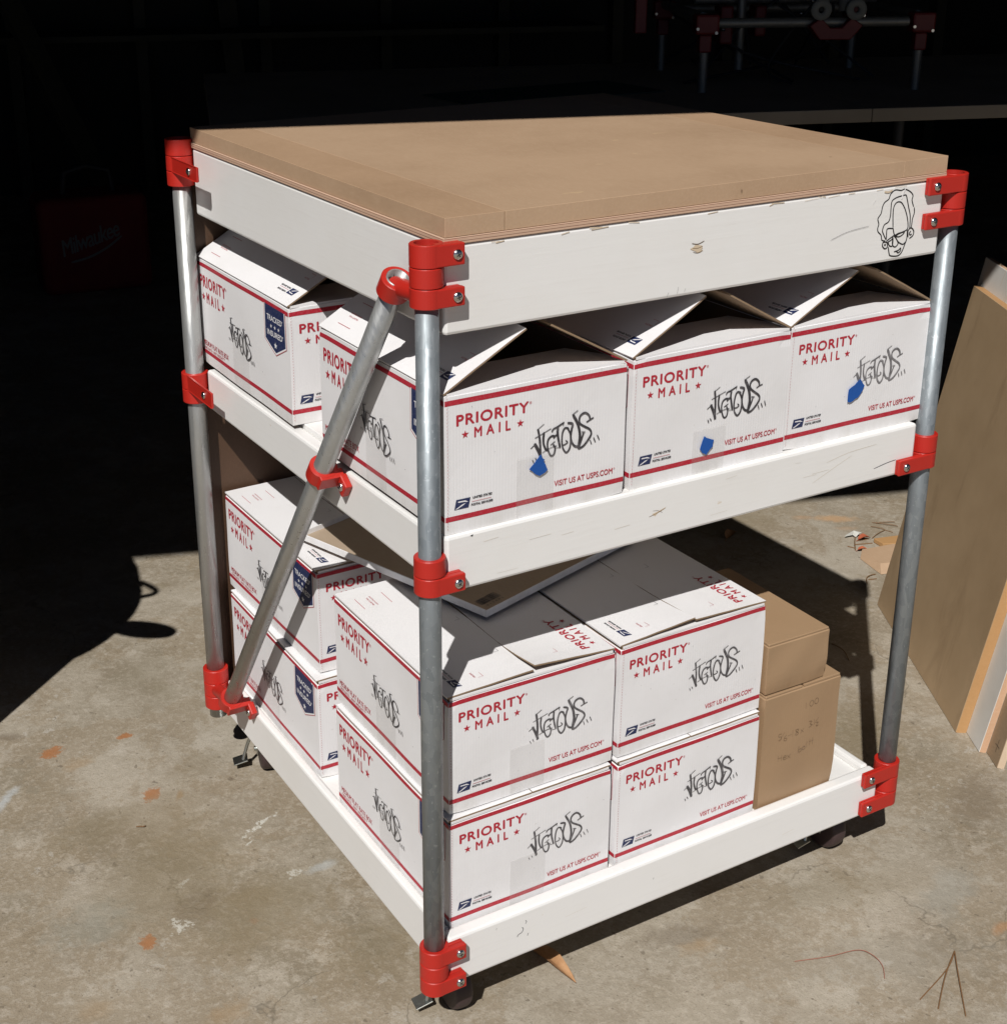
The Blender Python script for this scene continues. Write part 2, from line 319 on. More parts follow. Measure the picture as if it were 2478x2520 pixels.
def tag(o, label, cat, group=None, kind=None):
    if label: o['label'] = label
    if cat: o['category'] = cat
    if group: o['group'] = group
    if kind: o['kind'] = kind
    return o
def thing(name, label, cat, loc=(0,0,0), rz=0, group=None):
    o = bpy.data.objects.new(name, None); C.objects.link(o); o.empty_display_size = .05
    o.location = loc; o.rotation_euler = (0,0,rz); return tag(o, label, cat, group)
def copy_tree(o, parent=None):
    c = o.copy(); C.objects.link(c)
    if parent is not None: c.parent = parent
    for ch in list(o.children): copy_tree(ch, c)
    return c
_tc = {}
def text_mesh(s, bold=0.0, space=1.0):
    key = (s, bold, space)
    if key not in _tc:
        cu = bpy.data.curves.new('txt', 'FONT'); cu.body = s; cu.offset = bold; cu.space_character = space; cu.resolution_u = 4
        o = bpy.data.objects.new('txt', cu); C.objects.link(o)
        dg = bpy.context.evaluated_depsgraph_get(); me = bpy.data.meshes.new_from_object(o.evaluated_get(dg))
        vs = [v.co.copy() for v in me.vertices]; fs = [tuple(p.vertices) for p in me.polygons]
        bpy.data.objects.remove(o); bpy.data.curves.remove(cu); bpy.data.meshes.remove(me)
        x0 = min(v.x for v in vs); x1 = max(v.x for v in vs); y0 = min(v.y for v in vs); y1 = max(v.y for v in vs)
        _tc[key] = ([((v.x-x0)/(x1-x0), (v.y-y0)/(y1-y0)) for v in vs], fs)
    return _tc[key]
class Face:
    """prints flat shapes onto a face: origin o, unit axes u and v, normal n"""
    def __init__(s, mb, o, u, v, h=.0003):
        s.mb = mb; s.o = Vector(o); s.u = Vector(u); s.v = Vector(v); s.n = s.u.cross(s.v); s.h = h; s.k = 0
    def P(s, x, y): return s.o + s.u*x + s.v*y + s.n*(s.h + s.k*.000018)
    def poly(s, pts, mt):
        w_ = max(max(p[i] for p in pts)-min(p[i] for p in pts) for i in (0,1))
        if w_ > .009:       # cut big prints into small pieces so that they follow a bowed panel
            bm = bmesh.new(); f = bm.faces.new([bm.verts.new((p[0],p[1],0)) for p in pts]); bmesh.ops.triangulate(bm, faces=[f])
            for _ in range(5):
                es = [e for e in bm.edges if e.calc_length() > .007]
                if not es: break
                bmesh.ops.subdivide_edges(bm, edges=es, cuts=1); bmesh.ops.triangulate(bm, faces=bm.faces[:])
            bm.verts.ensure_lookup_table(); bm.verts.index_update()
            flip = (lambda t: t) if sum((pts[i][0]*pts[(i+1)%len(pts)][1]-pts[(i+1)%len(pts)][0]*pts[i][1]) for i in range(len(pts))) * sum((lambda a,b_,c_: (b_.x-a.x)*(c_.y-a.y)-(c_.x-a.x)*(b_.y-a.y))(*[v.co for v in f.verts][:3]) for f in bm.faces) >= 0 else (lambda t: t[::-1])
            s.mb.add([s.P(v.co.x, v.co.y) for v in bm.verts], [flip([v.index for v in f.verts]) for f in bm.faces], mt); bm.free(); s.k += 1; return
        s.mb.add([s.P(*p) for p in pts], [tuple(range(len(pts)))], mt); s.k += 1
    def rect(s, x0, y0, x1, y1, mt): s.poly([(x0,y0),(x1,y0),(x1,y1),(x0,y1)], mt)
    def text(s, t, x, y, wd, cap, mt, bold=0.0, space=1.0, rot=0.0, shear=0.0):
        vs, fs = text_mesh(t, 0, space); c, sn = cos(rot), sin(rot); e = bold*cap
        for (ox, oy) in (((-e,0),(e,0),(0,e),(0,-e)) if bold > 0 else ((0,0),)):
            pv = []
            for (a, b) in vs:
                px = ox + a*wd + b*cap*shear; py = oy + b*cap; pv.append(s.P(x + px*c - py*sn, y + px*sn + py*c))
            s.mb.add(pv, fs, mt); s.k += 1
    def star(s, x, y, r, mt, rot=0.0):
        s.poly([(x + (r if i%2==0 else r*.4)*cos(pi/2+rot+i*pi/5), y + (r if i%2==0 else r*.4)*sin(pi/2+rot+i*pi/5)) for i in range(10)], mt)
    def stroke(s, pts, wd, mt, smooth=True, taper=False):
        if smooth and len(pts) > 2: pts = catmull(pts)
        P = [Vector(p) for p in pts]; L = []; R = []
        d0 = (P[1]-P[0]).normalized(); P[0] = P[0]-d0*wd*.35; d1 = (P[-1]-P[-2]).normalized(); P[-1] = P[-1]+d1*wd*.35
        for i, p in enumerate(P):
            d = (P[min(i+1,len(P)-1)]-P[max(i-1,0)]).normalized(); nn = Vector((-d.y, d.x)); ww = wd*.5
            if i in (0, len(P)-1): ww *= .6
            L.append(p+nn*ww); R.append(p-nn*ww)
        vs = [s.P(*p) for p in L] + [s.P(*p) for p in R]; n = len(P)
        s.mb.add(vs, [(i+n, i+n+1, i+1, i) for i in range(n-1)], mt); s.k += 1
def catmull(pts, sub=4):
    P = [Vector(p) for p in pts]; out = []
    for i in range(len(P)-1):
        p0, p1, p2, p3 = P[max(i-1,0)], P[i], P[i+1], P[min(i+2,len(P)-1)]
        for j in range(sub):
            t = j/sub; out.append(.5*((2*p1)+(p2-p0)*t+(2*p0-5*p1+4*p2-p3)*t*t+(3*p1-p0-3*p2+p3)*t**3))
    out.append(P[-1]); return [tuple(p) for p in out]

def catmull3(pts, sub=6):
    P = [Vector(p) for p in pts]; out = []
    for i in range(len(P)-1):
        p0, p1, p2, p3 = P[max(i-1,0)], P[i], P[i+1], P[min(i+2,len(P)-1)]
        for j in range(sub):
            t = j/sub; out.append(.5*((2*p1)+(p2-p0)*t+(2*p0-5*p1+4*p2-p3)*t*t+(3*p1-p0-3*p2+p3)*t**3))
    out.append(P[-1]); return [tuple(p) for p in out]

# traced pen strokes (metres on their faces)
VIC= [(0.00075, [(0.1034, 0.0762), (0.1093, 0.0803)]), (0.00187, [(0.108, 0.0797), (0.1118, 0.0724), (0.1143, 0.0666), (0.1155, 0.0634)]), (0.00143, [(0.1147, 0.063), (0.1142, 0.0785), (0.1132, 0.0875), (0.1119, 0.0954)]), (0.00062, [(0.111, 0.0951), (0.1189, 0.0996)]), (0.00062, [(0.1082, 0.0867), (0.1274, 0.0928)]), (0.00124, [(0.1189, 0.0899), (0.1184, 0.0835), (0.1189, 0.0775), (0.1212, 0.0717), (0.1229, 0.0702)]), (0.001, [(0.1329, 0.0836), (0.1289, 0.0847), (0.1246, 0.082), (0.1232, 0.0761), (0.1245, 0.0687), (0.1276, 0.0626), (0.1314, 0.0634), (0.1328, 0.0694), (0.1308, 0.0749)]), (0.00162, [(0.1313, 0.0822), (0.1343, 0.0845)]), (0.00075, [(0.1275, 0.0751), (0.1323, 0.0778)]), (0.00056, [(0.1302, 0.0744), (0.132, 0.0723), (0.1339, 0.0722)]), (0.00037, [(0.1166, 0.0682), (0.1259, 0.0714), (0.1349, 0.0723)]), (0.0005, [(0.1326, 0.0701), (0.1387, 0.0699)]), (0.00081, [(0.1288, 0.0894), (0.1304, 0.0918), (0.136, 0.0936), (0.1437, 0.0966)]), (0.00062, [(0.1437, 0.0969), (0.1429, 0.0935)]), (0.00137, [(0.1362, 0.093), (0.1357, 0.0872), (0.1367, 0.0799), (0.139, 0.0703)]), (0.00106, [(0.1496, 0.0885), (0.1452, 0.0901), (0.1422, 0.0854), (0.1412, 0.0761), (0.1427, 0.0675), (0.1469, 0.0621), (0.151, 0.0658), (0.1524, 0.0739), (0.1515, 0.0824), (0.1479, 0.0896)]), (0.00062, [(0.1424, 0.0714), (0.1454, 0.0717), (0.1484, 0.0735), (0.1463, 0.0757)]), (0.00118, [(0.1488, 0.095), (0.1546, 0.0929), (0.1534, 0.0873), (0.1523, 0.0793), (0.1541, 0.0718), (0.1578, 0.0669), (0.1619, 0.0656)]), (0.00068, [(0.155, 0.103), (0.1614, 0.1062)]), (0.00168, [(0.1555, 0.1023), (0.1593, 0.0951), (0.1624, 0.088), (0.1641, 0.0775), (0.163, 0.0688), (0.1623, 0.0642)]), (0.00068, [(0.1814, 0.0938), (0.1767, 0.0924), (0.1727, 0.0909)]), (0.00118, [(0.177, 0.0926), (0.1758, 0.0976), (0.1709, 0.1016), (0.1655, 0.1004), (0.163, 0.0959), (0.1645, 0.0906), (0.1701, 0.0864), (0.1767, 0.0817), (0.1788, 0.0768), (0.1754, 0.0712), (0.1687, 0.065), (0.1627, 0.0629)]), (0.00093, [(0.1626, 0.0647), (0.1665, 0.0741), (0.1689, 0.0802)]), (0.00075, [(0.1665, 0.081), (0.1706, 0.0802)]), (0.00106, [(0.1775, 0.0689), (0.1789, 0.0654)]), (0.00106, [(0.1821, 0.0707), (0.1837, 0.0668)]), (0.00106, [(0.1869, 0.0725), (0.1887, 0.0681)]), (0.00093, [(0.1049, 0.0627), (0.1058, 0.0606)]), (0.00093, [(0.1083, 0.0641), (0.1094, 0.0621)])]
DOO= [[(0.58, 0.8011), (0.5751, 0.8026), (0.5731, 0.8084), (0.5679, 0.8129), (0.5667, 0.8169), (0.5678, 0.822), (0.5656, 0.8282), (0.5698, 0.8338), (0.5711, 0.8413), (0.5739, 0.8461), (0.5799, 0.8493), (0.5821, 0.8546), (0.5886, 0.8587), (0.5982, 0.8573), (0.6039, 0.8582), (0.6128, 0.8546), (0.618, 0.8497), (0.6173, 0.8442), (0.6208, 0.8365)], [(0.6222, 0.8349), (0.6231, 0.8289), (0.6211, 0.8221), (0.6209, 0.8152), (0.6202, 0.8113)], [(0.5816, 0.8022), (0.5758, 0.8107), (0.5747, 0.8143), (0.5768, 0.8201), (0.5829, 0.8229), (0.585, 0.8295), (0.5847, 0.8399), (0.5855, 0.8466), (0.5922, 0.8498), (0.6014, 0.851), (0.6067, 0.8511), (0.6093, 0.8459), (0.6131, 0.836), (0.6169, 0.8261), (0.6181, 0.8137), (0.6179, 0.8111)], [(0.5911, 0.815), (0.5891, 0.8291), (0.589, 0.8386), (0.5919, 0.8434), (0.5964, 0.8445), (0.6015, 0.8424), (0.608, 0.834), (0.6133, 0.8221), (0.6148, 0.8115), (0.6075, 0.8084), (0.6004, 0.8075), (0.5946, 0.8064), (0.5911, 0.815)], [(0.5961, 0.8045), (0.6017, 0.8069), (0.6099, 0.8081), (0.6079, 0.8053), (0.6022, 0.8033), (0.5961, 0.8045)], [(0.5912, 0.8142), (0.5834, 0.815), (0.5814, 0.8127), (0.5823, 0.803)], [(0.583, 0.8008), (0.588, 0.8032), (0.5941, 0.806)], [(0.585, 0.7992), (0.5906, 0.8012), (0.5925, 0.8044)], [(0.5925, 0.8044), (0.5923, 0.7975), (0.5941, 0.7934), (0.5978, 0.792), (0.6011, 0.7943), (0.6013, 0.7969), (0.5976, 0.8021), (0.5942, 0.8051)], [(0.5857, 0.7983), (0.588, 0.7945), (0.5928, 0.7939), (0.5928, 0.8027)], [(0.5962, 0.804), (0.6019, 0.7972), (0.6095, 0.7937), (0.6134, 0.7959)], [(0.5864, 0.793), (0.5886, 0.7857), (0.5914, 0.7823), (0.6024, 0.7809), (0.6085, 0.7841), (0.6131, 0.7942), (0.6151, 0.8009), (0.6143, 0.8107)], [(0.5968, 0.7864), (0.6032, 0.7874), (0.6065, 0.7897), (0.6064, 0.7862), (0.6031, 0.7844), (0.6004, 0.7865)], [(0.6168, 0.8016), (0.6158, 0.8088), (0.6202, 0.8118), (0.625, 0.8077), (0.6245, 0.8025), (0.6195, 0.7996)], [(0.6219, 0.8041), (0.6196, 0.8035), (0.6184, 0.8058), (0.6201, 0.8078)], [(0.5772, 0.7997), (0.5766, 0.7959), (0.5806, 0.7919), (0.5846, 0.7932), (0.5839, 0.7985), (0.5802, 0.7998), (0.5772, 0.7997)], [(0.5817, 0.797), (0.5809, 0.7958), (0.5796, 0.7968)]]

# ================================================================ setting: ground and garage
g = MB(); s_ = 60
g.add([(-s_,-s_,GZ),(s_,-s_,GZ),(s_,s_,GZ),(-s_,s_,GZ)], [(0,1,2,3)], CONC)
tag(g.build('concrete_floor'), None, None, kind='structure')
EV, NV = Vector((.947,-.322,0)), Vector((.322,.947,0))
GM = Matrix(((EV.x,NV.x,0,0),(EV.y,NV.y,0,0),(0,0,1,0),(0,0,0,1)))
gar = thing('garage', 'dark open garage with unlit board walls, behind the white cart', 'garage', (0,0,GZ))
def gbox(name, a, b, m=DWALL):
    q = MB(); q.box(a, b, m, 0, GM); return q.build(name, gar)
Z0 = GZ-.02
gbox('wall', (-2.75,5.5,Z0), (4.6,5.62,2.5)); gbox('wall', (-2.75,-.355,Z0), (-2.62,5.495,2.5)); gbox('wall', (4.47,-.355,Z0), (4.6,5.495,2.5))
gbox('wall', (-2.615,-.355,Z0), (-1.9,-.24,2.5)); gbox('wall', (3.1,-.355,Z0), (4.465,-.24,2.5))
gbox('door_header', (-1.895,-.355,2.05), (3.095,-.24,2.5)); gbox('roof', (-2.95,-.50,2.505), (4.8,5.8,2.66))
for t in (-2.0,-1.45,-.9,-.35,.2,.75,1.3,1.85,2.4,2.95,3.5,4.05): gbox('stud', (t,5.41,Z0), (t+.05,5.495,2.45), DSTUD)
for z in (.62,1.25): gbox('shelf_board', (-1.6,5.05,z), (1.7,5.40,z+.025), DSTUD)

# invented can added out of frame, lid and handles shaped to throw the rounded shadow
t = thing('shadow_can', 'unseen added can shape with domed lid, casting the rounded shadow left of the cart', 'shadow caster', (-.640,.946,GZ))
q = MB(); q.lathe([(0,0),(.20,0),(.215,.02),(.262,.66),(.275,.66),(.275,.68),(.262,.69),(.25,.69),(.20,.03),(0,.03)], DGREY, 40); q.build('body', t, False)
q = MB(); q.lathe([(0,.90),(.10,.89),(.18,.855),(.245,.79),(.285,.70),(.285,.675),(.278,.675),(.278,.70),(.24,.78),(0,.88)], DGREY, 40); q.build('lid', t, False)
q = MB(); pr = Vector((.725,-.688,0)); aa = Vector((.688,.725,0))
q.tube([pr*(.235+.050*sin(pi*i/10))+aa*.03+Vector((0,0,.840-.080*i/10)) for i in range(11)], .0065, DGREY, 10); q.build('lid_shadow_loop', t, False)
q = MB(); q.prism([(cos(a)*.066+.325, sin(a)*.028) for a in [i*pi/12 for i in range(24)]], .668, .682, DGREY, Matrix.Rotation(math.atan2(pr.y,pr.x),4,'Z'), .004); q.build('side_shadow_brim', t, False)

# ================================================================ rolling cart
cart = thing('rolling_cart', 'white painted shelf cart on casters with steel pipe legs, red clamps and a fibreboard top', 'cart', (.33,.33,GZ))
X1, Y1 = .668, .672
def rail(a, b, bev=.0035):
    q = MB(); q.box(a, b, PAINT, bev); return q.build('rail', cart)
L3 = ((0.0,.0636,0.0,.0636,.012),(.4994,.5625,.4994,.5565,.018),(.7754,.8643,.7754,.8643,.018))
rails = []
for (f0,f1,l0,l1,th) in L3:
    fr = rail((0,0,f0),(X1,.018,f1)); rails.append(fr)
    rail((0,.0184,l0),(th,Y1,l1)); rail((X1-th,.0184,f0),(X1,Y1,f1)); rail((th+.0004,Y1-.018,f0),(X1-th-.0004,Y1,f1-.0004))
# doodle and paint chips belong to the top front rail
def onto(o, fn):
    q = MB(); fn(q); e = q.build('decal'); me = o.data; bm = bmesh.new(); bm.from_mesh(me)
    k0 = len(me.materials); ms = [m for m in q.mats]
    for m in ms: me.materials.append(m)
    n0 = len(bm.faces); bm.from_mesh(e.data); bm.faces.ensure_lookup_table()
    for f in bm.faces[n0:]: f.material_index += k0
    bm.to_mesh(me); bm.free(); d = e.data; bpy.data.objects.remove(e); bpy.data.meshes.remove(d)
def doodle(q):
    F = Face(q, (0,0,0), (1,0,0), (0,0,1), .0002)
    for st in DOO: F.stroke(st, .0015, MARK)
    def chip(x, z, s, seed):
        r = random.Random(seed)
        F.poly([(x+s*(.75+.5*r.random())*cos(a)*1.3, z+s*(.45+.5*r.random())*sin(a)*.7) for a in [i*pi/5 for i in range(10)]], RAW)
    chip(.305,.826,.0062,1); chip(.308,.8225,.0035,2)
    F.stroke([(.298,.8315),(.306,.8300),(.314,.8325)], .0007, PENCIL); F.stroke([(.299,.8262),(.306,.8255),(.312,.8270)], .0006, PENCIL)
    F.stroke([(.300,.8222),(.306,.8205),(.312,.8225)], .0005, PENCIL)
    r = random.Random(5)
    for i in range(16):
        x = r.uniform(.05,.62); F.stroke([(x,.8612+r.uniform(-.001,.002)),(x+r.uniform(.004,.02),.8618)], r.uniform(.0006,.0018), RAW, False)
    F.stroke([(.604,.8585),(.601,.853),(.600,.848)], .0016, WHITE); F.stroke([(.572,.8585),(.578,.8575),(.583,.8590)], .002, RAW)
    F.stroke([(.495,.812),(.52,.8185),(.552,.8215)], .0004, GREYTXT); F.stroke([(.555,.846),(.559,.851)], .0006, WHITE)
    for x, z, h_ in ((.268,.7785,.004),(.281,.780,.007),(.2905,.781,.003)): F.stroke([(x,z),(x+.0015,z+h_)], .0004, GREYTXT, False)
onto(rails[2], doodle)
def midmarks(q):
    F = Face(q, (0,0,0), (1,0,0), (0,0,1), .0002); r = random.Random(3)
    F.poly([(.262,.531),(.270,.5325),(.281,.5355),(.279,.5335),(.270,.5305),(.266,.5275)], RAW)
    F.stroke([(.258,.5285),(.268,.5305),(.280,.5345)], .0006, PENCIL); F.stroke([(.263,.5345),(.270,.5335),(.276,.5300)], .0004, PENCIL)
    F.stroke([(.600,.5160),(.622,.5195),(.636,.5205)], .0009, GREYTXT); F.stroke([(.52,.5400),(.555,.5460),(.60,.5480)], .0005, SCRATCH); F.stroke([(.50,.5180),(.53,.5300),(.56,.5410)], .0005, SCRATCH)
    F.poly([(.028,.5590),(.032,.5600),(.031,.5575)], SLOT)
    for i in range(10): x = r.uniform(.03,.5); z = r.uniform(.508,.555); F.stroke([(x,z),(x+r.uniform(.006,.03),z+r.uniform(-.001,.002))], r.uniform(.0003,.0006), SCRATCH)
onto(rails[1], midmarks)
def lowmarks(q):
    F = Face(q, (0,0,0), (1,0,0), (0,0,1), .0002)
    F.stroke([(.092,.030),(.093,.0325),(.098,.034),(.100,.038),(.0985,.041)], .0009, GREYTXT); F.stroke([(.103,.0445),(.1045,.047),(.103,.049)], .0007, GREYTXT)
    F.stroke([(.106,.0265),(.107,.029)], .0012, MARK, False); F.stroke([(.063,.052),(.0635,.0545)], .0006, MARK, False); F.stroke([(.29,.0345),(.2905,.0362)], .0009, MARK, False)
    F.stroke([(.50,.022),(.52,.024)], .0006, SCRATCH); F.stroke([(.16,.031),(.19,.033)], .0004, SCRATCH)
onto(rails[0], lowmarks)
q = MB(); q.box((.0125,.0185,.0450),(X1-.0125,Y1-.0185,.0545), PAINT, .001); q.build('lower_shelf', cart)
q = MB(); q.box((.0185,.0185,.5500),(X1-.0185,Y1-.0185,.5622), PAINT, .001); q.build('middle_shelf', cart)
q = MB(); q.box((-.0012,-.0012,.8646),(X1+.001,Y1,.8712), PLY, .0006); q.build('plywood_underlay', cart)
# fibreboard top: edge strips glued round a middle sheet
q = MB()
for (x0,x1,y0,y1) in ((.0015,.0674,.0005,.680),(.0682,.6000,.0005,.680),(.6004,.6700,.0005,.680)):
    q.box((x0,y0,.8716),(x1,y1,.8905), MDF2 if x1-x0 < .1 else MDF, .0003, seg=1)
top = q.build('tabletop', cart)
top.data.materials.append(MDFE)
for p in top.data.polygons:
    if abs(p.normal.z) < .5: p.material_index = 1
q = MB(); q.box((.0,.7060,-.004),(.235,.7095,.8600), HARD, .0006); q.build('back_panel', cart)

POST = {'near': (-.0175,.003,.0117,.0166), 'left': (-.012,.688,.0130,.0188), 'right': (.6905,.0075,.0117,.0166), 'back': (.686,.690,.0117,.0166)}
for kx, (x,y,r,ro) in POST.items():
    q = MB(); mt = EMT if kx == 'left' else GALV
    z0, z1 = .001, (.8625 if kx != 'left' else .866)
    M = Matrix.Translation((x,y,0))
    q.lathe([(r,z0),(r,z1),(r-.0014,z1),(r-.0014,z0)], mt, 32, M, closed=True); q.lathe([(0,z1-.03),(r-.0014,z1-.03)], mt, 24, M)
    q.build('pipe_leg', cart)
def screw(parent, p, out, r=.0052):
    q = MB(); z = Vector(out).normalized(); M = Matrix.Translation(p) @ z.to_track_quat('Z','Y').to_matrix().to_4x4() @ Matrix.Rotation(random.uniform(0,1.5),4,'Z')
    q.lathe([(r,0),(r,.0008),(r*.93,.0017),(r*.7,.0026),(r*.36,.0031),(0,.0032)], STEEL, 20, M)
    q.box((-r*.45,-r*.09,.0024),(r*.45,r*.09,.0034), SLOT, 0, M); q.box((-r*.09,-r*.45,.0024),(r*.09,r*.45,.00345), SLOT, 0, M)
    q.build('screw', parent, True)
def ring(q, r, ro, z0, z1, M):
    b = .0008
    q.lathe([(r+.0001,z0),(ro-b,z0),(ro,z0+b),(ro,z1-b),(ro-b,z1),(r+.0001,z1)], PLA, 40, M, smooth=False, closed=True)
def clamp(post, zs, arms):
    """zs: ring boundaries top to bottom; arms: {ring index: (dir, out, length, screw offset)}"""
    x, y, r, ro = POST[post]; q = MB(); M = Matrix.Translation((x,y,0)); scr = []
    for i in range(len(zs)-1):
        zt, zb = zs[i]-.0003, zs[i+1]+.0003; ring(q, r, ro, zb, zt, M)
        if i in arms:
            d, o, L, so_, rail_o = arms[i]; d = Vector(d); o = Vector(o)
            A = Matrix((( d.x,o.x,0,x),(d.y,o.y,0,y),(0,0,1,0),(0,0,0,1)))
            mid = rail_o+(ro-rail_o)*.45
            if L > .06: q.box((.004,mid,zb+.0003),(L,ro-.0034,zt-.0003), PLA, .0012, A)
            else: q.box((.0,mid+.0003,zb+.0003),(L,ro-.0002,zt-.0003), PLA, .0013, A)
            q.box((.004,rail_o+.0005,zb+.0006),(L-.0008,mid-.0003,zt-.0006), PLA, .0008, A)
            p = Vector((x,y,(zt+zb)/2)) + d*so_ + o*((ro-.0034) if L > .06 else ro-.0002); scr.append((p, o))
    c = q.build('pipe_clamp', cart)
    for p, o in scr: screw(c, p, o, .0052)
    return c
fx, fy = (1,0,0), (0,-1,0); nx, ny = (-1,0,0), (0,-1,0)
FA = (fx, fy, .0330, .0245, .003); RA = (nx, fy, .0560, .043, .0075); LA = (ny, nx, .076, .052, -.012+.024)
LA = (ny, nx, .104, .074, .012)
clamp('near', (.8695,.8468,.8270,.8070), {0: FA, 2: FA}); clamp('near', (.5462,.5262,.5055), {1: FA}); clamp('near', (.0625,.0420,.0222,.0020), {0: FA, 2: FA})
RA = (nx, fy, .0555, .0435, .0078)
clamp('right', (.8690,.8475,.8275,.8075), {0: RA, 2: RA}); clamp('right', (.5440,.5215,.5005), {1: RA}); clamp('right', (.0715,.0495,.0270,.0045), {0: RA, 2: RA})
clamp('left', (.8765,.8545,.8340,.8140), {1: LA}); clamp('left', (.5520,.5290,.5085), {0: LA}); clamp('left', (.0825,.0605,.0385,.0165), {})
clamp('back', (.8690,.8475,.8275), {}); clamp('back', (.5440,.5215), {}); clamp('back', (.0715,.0495,.0270), {})
# diagonal brace
T0, T1 = Vector((-.0215,.0530,.8250)), Vector((-.0280,.5920,.0720))
ax = (T1-T0).normalized()
q = MB(); dq = ax.to_track_quat('Z','Y').to_matrix().to_4x4(); LN = (T1-T0).length
q.lathe([(.0117,0),(.0117,LN),(.0103,LN),(.0103,0)], EMT, 32, Matrix.Translation(T0) @ dq, closed=True); q.build('brace_pipe', cart)
def frame_at(p):
    o = Vector((-1,0,0)); s = ax.cross(o).normalized(); s = s if s.y < 0 else -s; o = s.cross(ax) if s.cross(ax).x < 0 else ax.cross(s)
    return Matrix(((s.x,o.x,ax.x,p.x),(s.y,o.y,ax.y,p.y),(s.z,o.z,ax.z,p.z),(0,0,0,1)))
def brace_clamp(p, plate=True, bridge=None):
    q = MB(); A = frame_at(p); d = -p.x
    ring(q, .0117, .0166, -.0105, .0105, Matrix.Translation(p) @ dq)
    if plate:
        q.box((.006,-d+.004,-.0100),(.0185,.0100,.0098), PLA, .001, A)
        q.box((.0145,-d+.0008,-.0102),(.034,-d+.0100,.0102), PLA, .0015, A)
    if bridge: q.tube([p, Vector(bridge)], .0095, PLA, 16)
    c = q.build('brace_clamp', cart)
    if plate: screw(c, A @ Vector((.0255,-d+.0100,0)), A.to_3x3() @ Vector((0,1,0)), .0052)
pm = T0.lerp(T1, (T0.z-.556)/(T0.z-T1.z))
brace_clamp(pm); brace_clamp(T0 + ax*.0115, False, (-.0190,.0150,.8170)); brace_clamp(T1 - ax*.012, True, (-.016,.672,.0510))
# casters: plate and fork, with wheel and brake pedal
def caster(x, y, turn=0):
    A = Matrix.Translation((x,y,0)) @ Matrix.Rotation(radians(turn),4,'Z')      # local x = axle
    q = MB(); q.box((-.030,-.030,-.0035),(.030,.030,-.0006), ZINC, .0008, A); q.lathe([(.021,-.0037),(.021,-.011),(.017,-.0135),(0,-.0135)], ZINC, 24, A)
    for sx in (-1,1): q.prism([(-.017,-.012),(.017,-.012),(.008,-.062),(-.008,-.062)], .0148*sx-.0009, .0148*sx+.0009, ZINC, A @ Matrix(((0,0,1,0),(1,0,0,0),(0,1,0,0),(0,0,0,1))), .0004)
    q.tube([A @ Vector((-.019,0,-.054)), A @ Vector((.019,0,-.054))], .004, ZINC, 10); c = q.build('caster', cart)
    q = MB(); W_ = A @ Matrix.Translation((0,0,-.0545)) @ Matrix.Rotation(pi/2,4,'Y')
    q.lathe([(0,-.0105),(.024,-.0112),(.0285,-.0114),(.0307,-.0108),(.0322,-.0090),(.0330,-.0060),(.0333,0),(.0330,.0060),(.0322,.0090),(.0307,.0108),(.0285,.0114),(.024,.0112),(0,.0105)], RUBBER, 32, W_); q.build('wheel', c, True)
    q = MB(); q.prism([(-.021,-.0085),(.001,-.0085),(.002,.0085),(-.021,.0085)], -.001, .001, ZINC, A @ Matrix.Translation((-.031,.002,-.0690)) @ Matrix.Rotation(.22,4,'X') @ Matrix.Rotation(-.25,4,'Y'), .0006)
    q.tube([A @ Vector((-.037,-.002,-.069)), A @ Vector((-.028,.003,-.045)), A @ Vector((-.018,0,-.020))], .0026, ZINC, 8); q.build('brake_pedal', c, True)
caster(.040,.060,-4); caster(.046,.646,-14); caster(.648,.068); caster(.632,.636)

# ================================================================ mailing boxes
BW, BD, BH = .222, .290, .1515
def logo(F, x, y, wd, ht, shear=.18):
    def P(a, b): return (x + a*wd + b*ht*shear*1.2, y + b*ht)
    F.poly([P(0,0),P(1,0),P(1,1),P(0,1)], NAVY)
    F.poly([P(.16,.80),(P(.66,.78)),P(.90,.60),P(.78,.60),P(.60,.66),P(.17,.68)], WHITE)
    F.poly([P(.06,.05),P(.50,.43),P(.74,.52),P(.60,.34),P(.20,.05)], WHITE)
def usps_block(F, x, y, sc=1.0, rot=False):
    logo(F, x, y, .0165*sc, .0108*sc)
    F.text('UNITED STATES', x+.0215*sc, y+.0085*sc, .0225*sc, .0024*sc, GREYTXT, .06, 1, 0, .2)
    F.rect(x+.0205*sc, y+.0053*sc, x+.0435*sc, y+.0057*sc, RED)
    F.text('POSTAL SERVICE\u00ae', x+.0195*sc, y+.0010*sc, .0255*sc, .0024*sc, GREYTXT, .06, 1, 0, .2)
def priority(F, x, y, wd, cap, sc=1.0, rot=0.0):
    """PRIORITY over star MAIL star"""
    c, s = cos(rot), sin(rot); R = lambda a, b: (x+a*c-b*s, y+a*s+b*c)
    F.text('PRIORITY', *R(0,0), wd, cap, RED, .045, 1.12, rot)
    F.text('\u00ae', *R(wd*1.012, cap*.72), cap*.26, cap*.26, RED, .0, 1, rot)
    F.text('MAIL', *R(wd*.245,-cap*1.35), wd*.50, cap*.93, RED, .038, 1.75, rot)
    F.star(*R(wd*.115,-cap*.92), cap*.40, RED, rot); F.star(*R(wd*.885,-cap*.92), cap*.40, RED, rot)
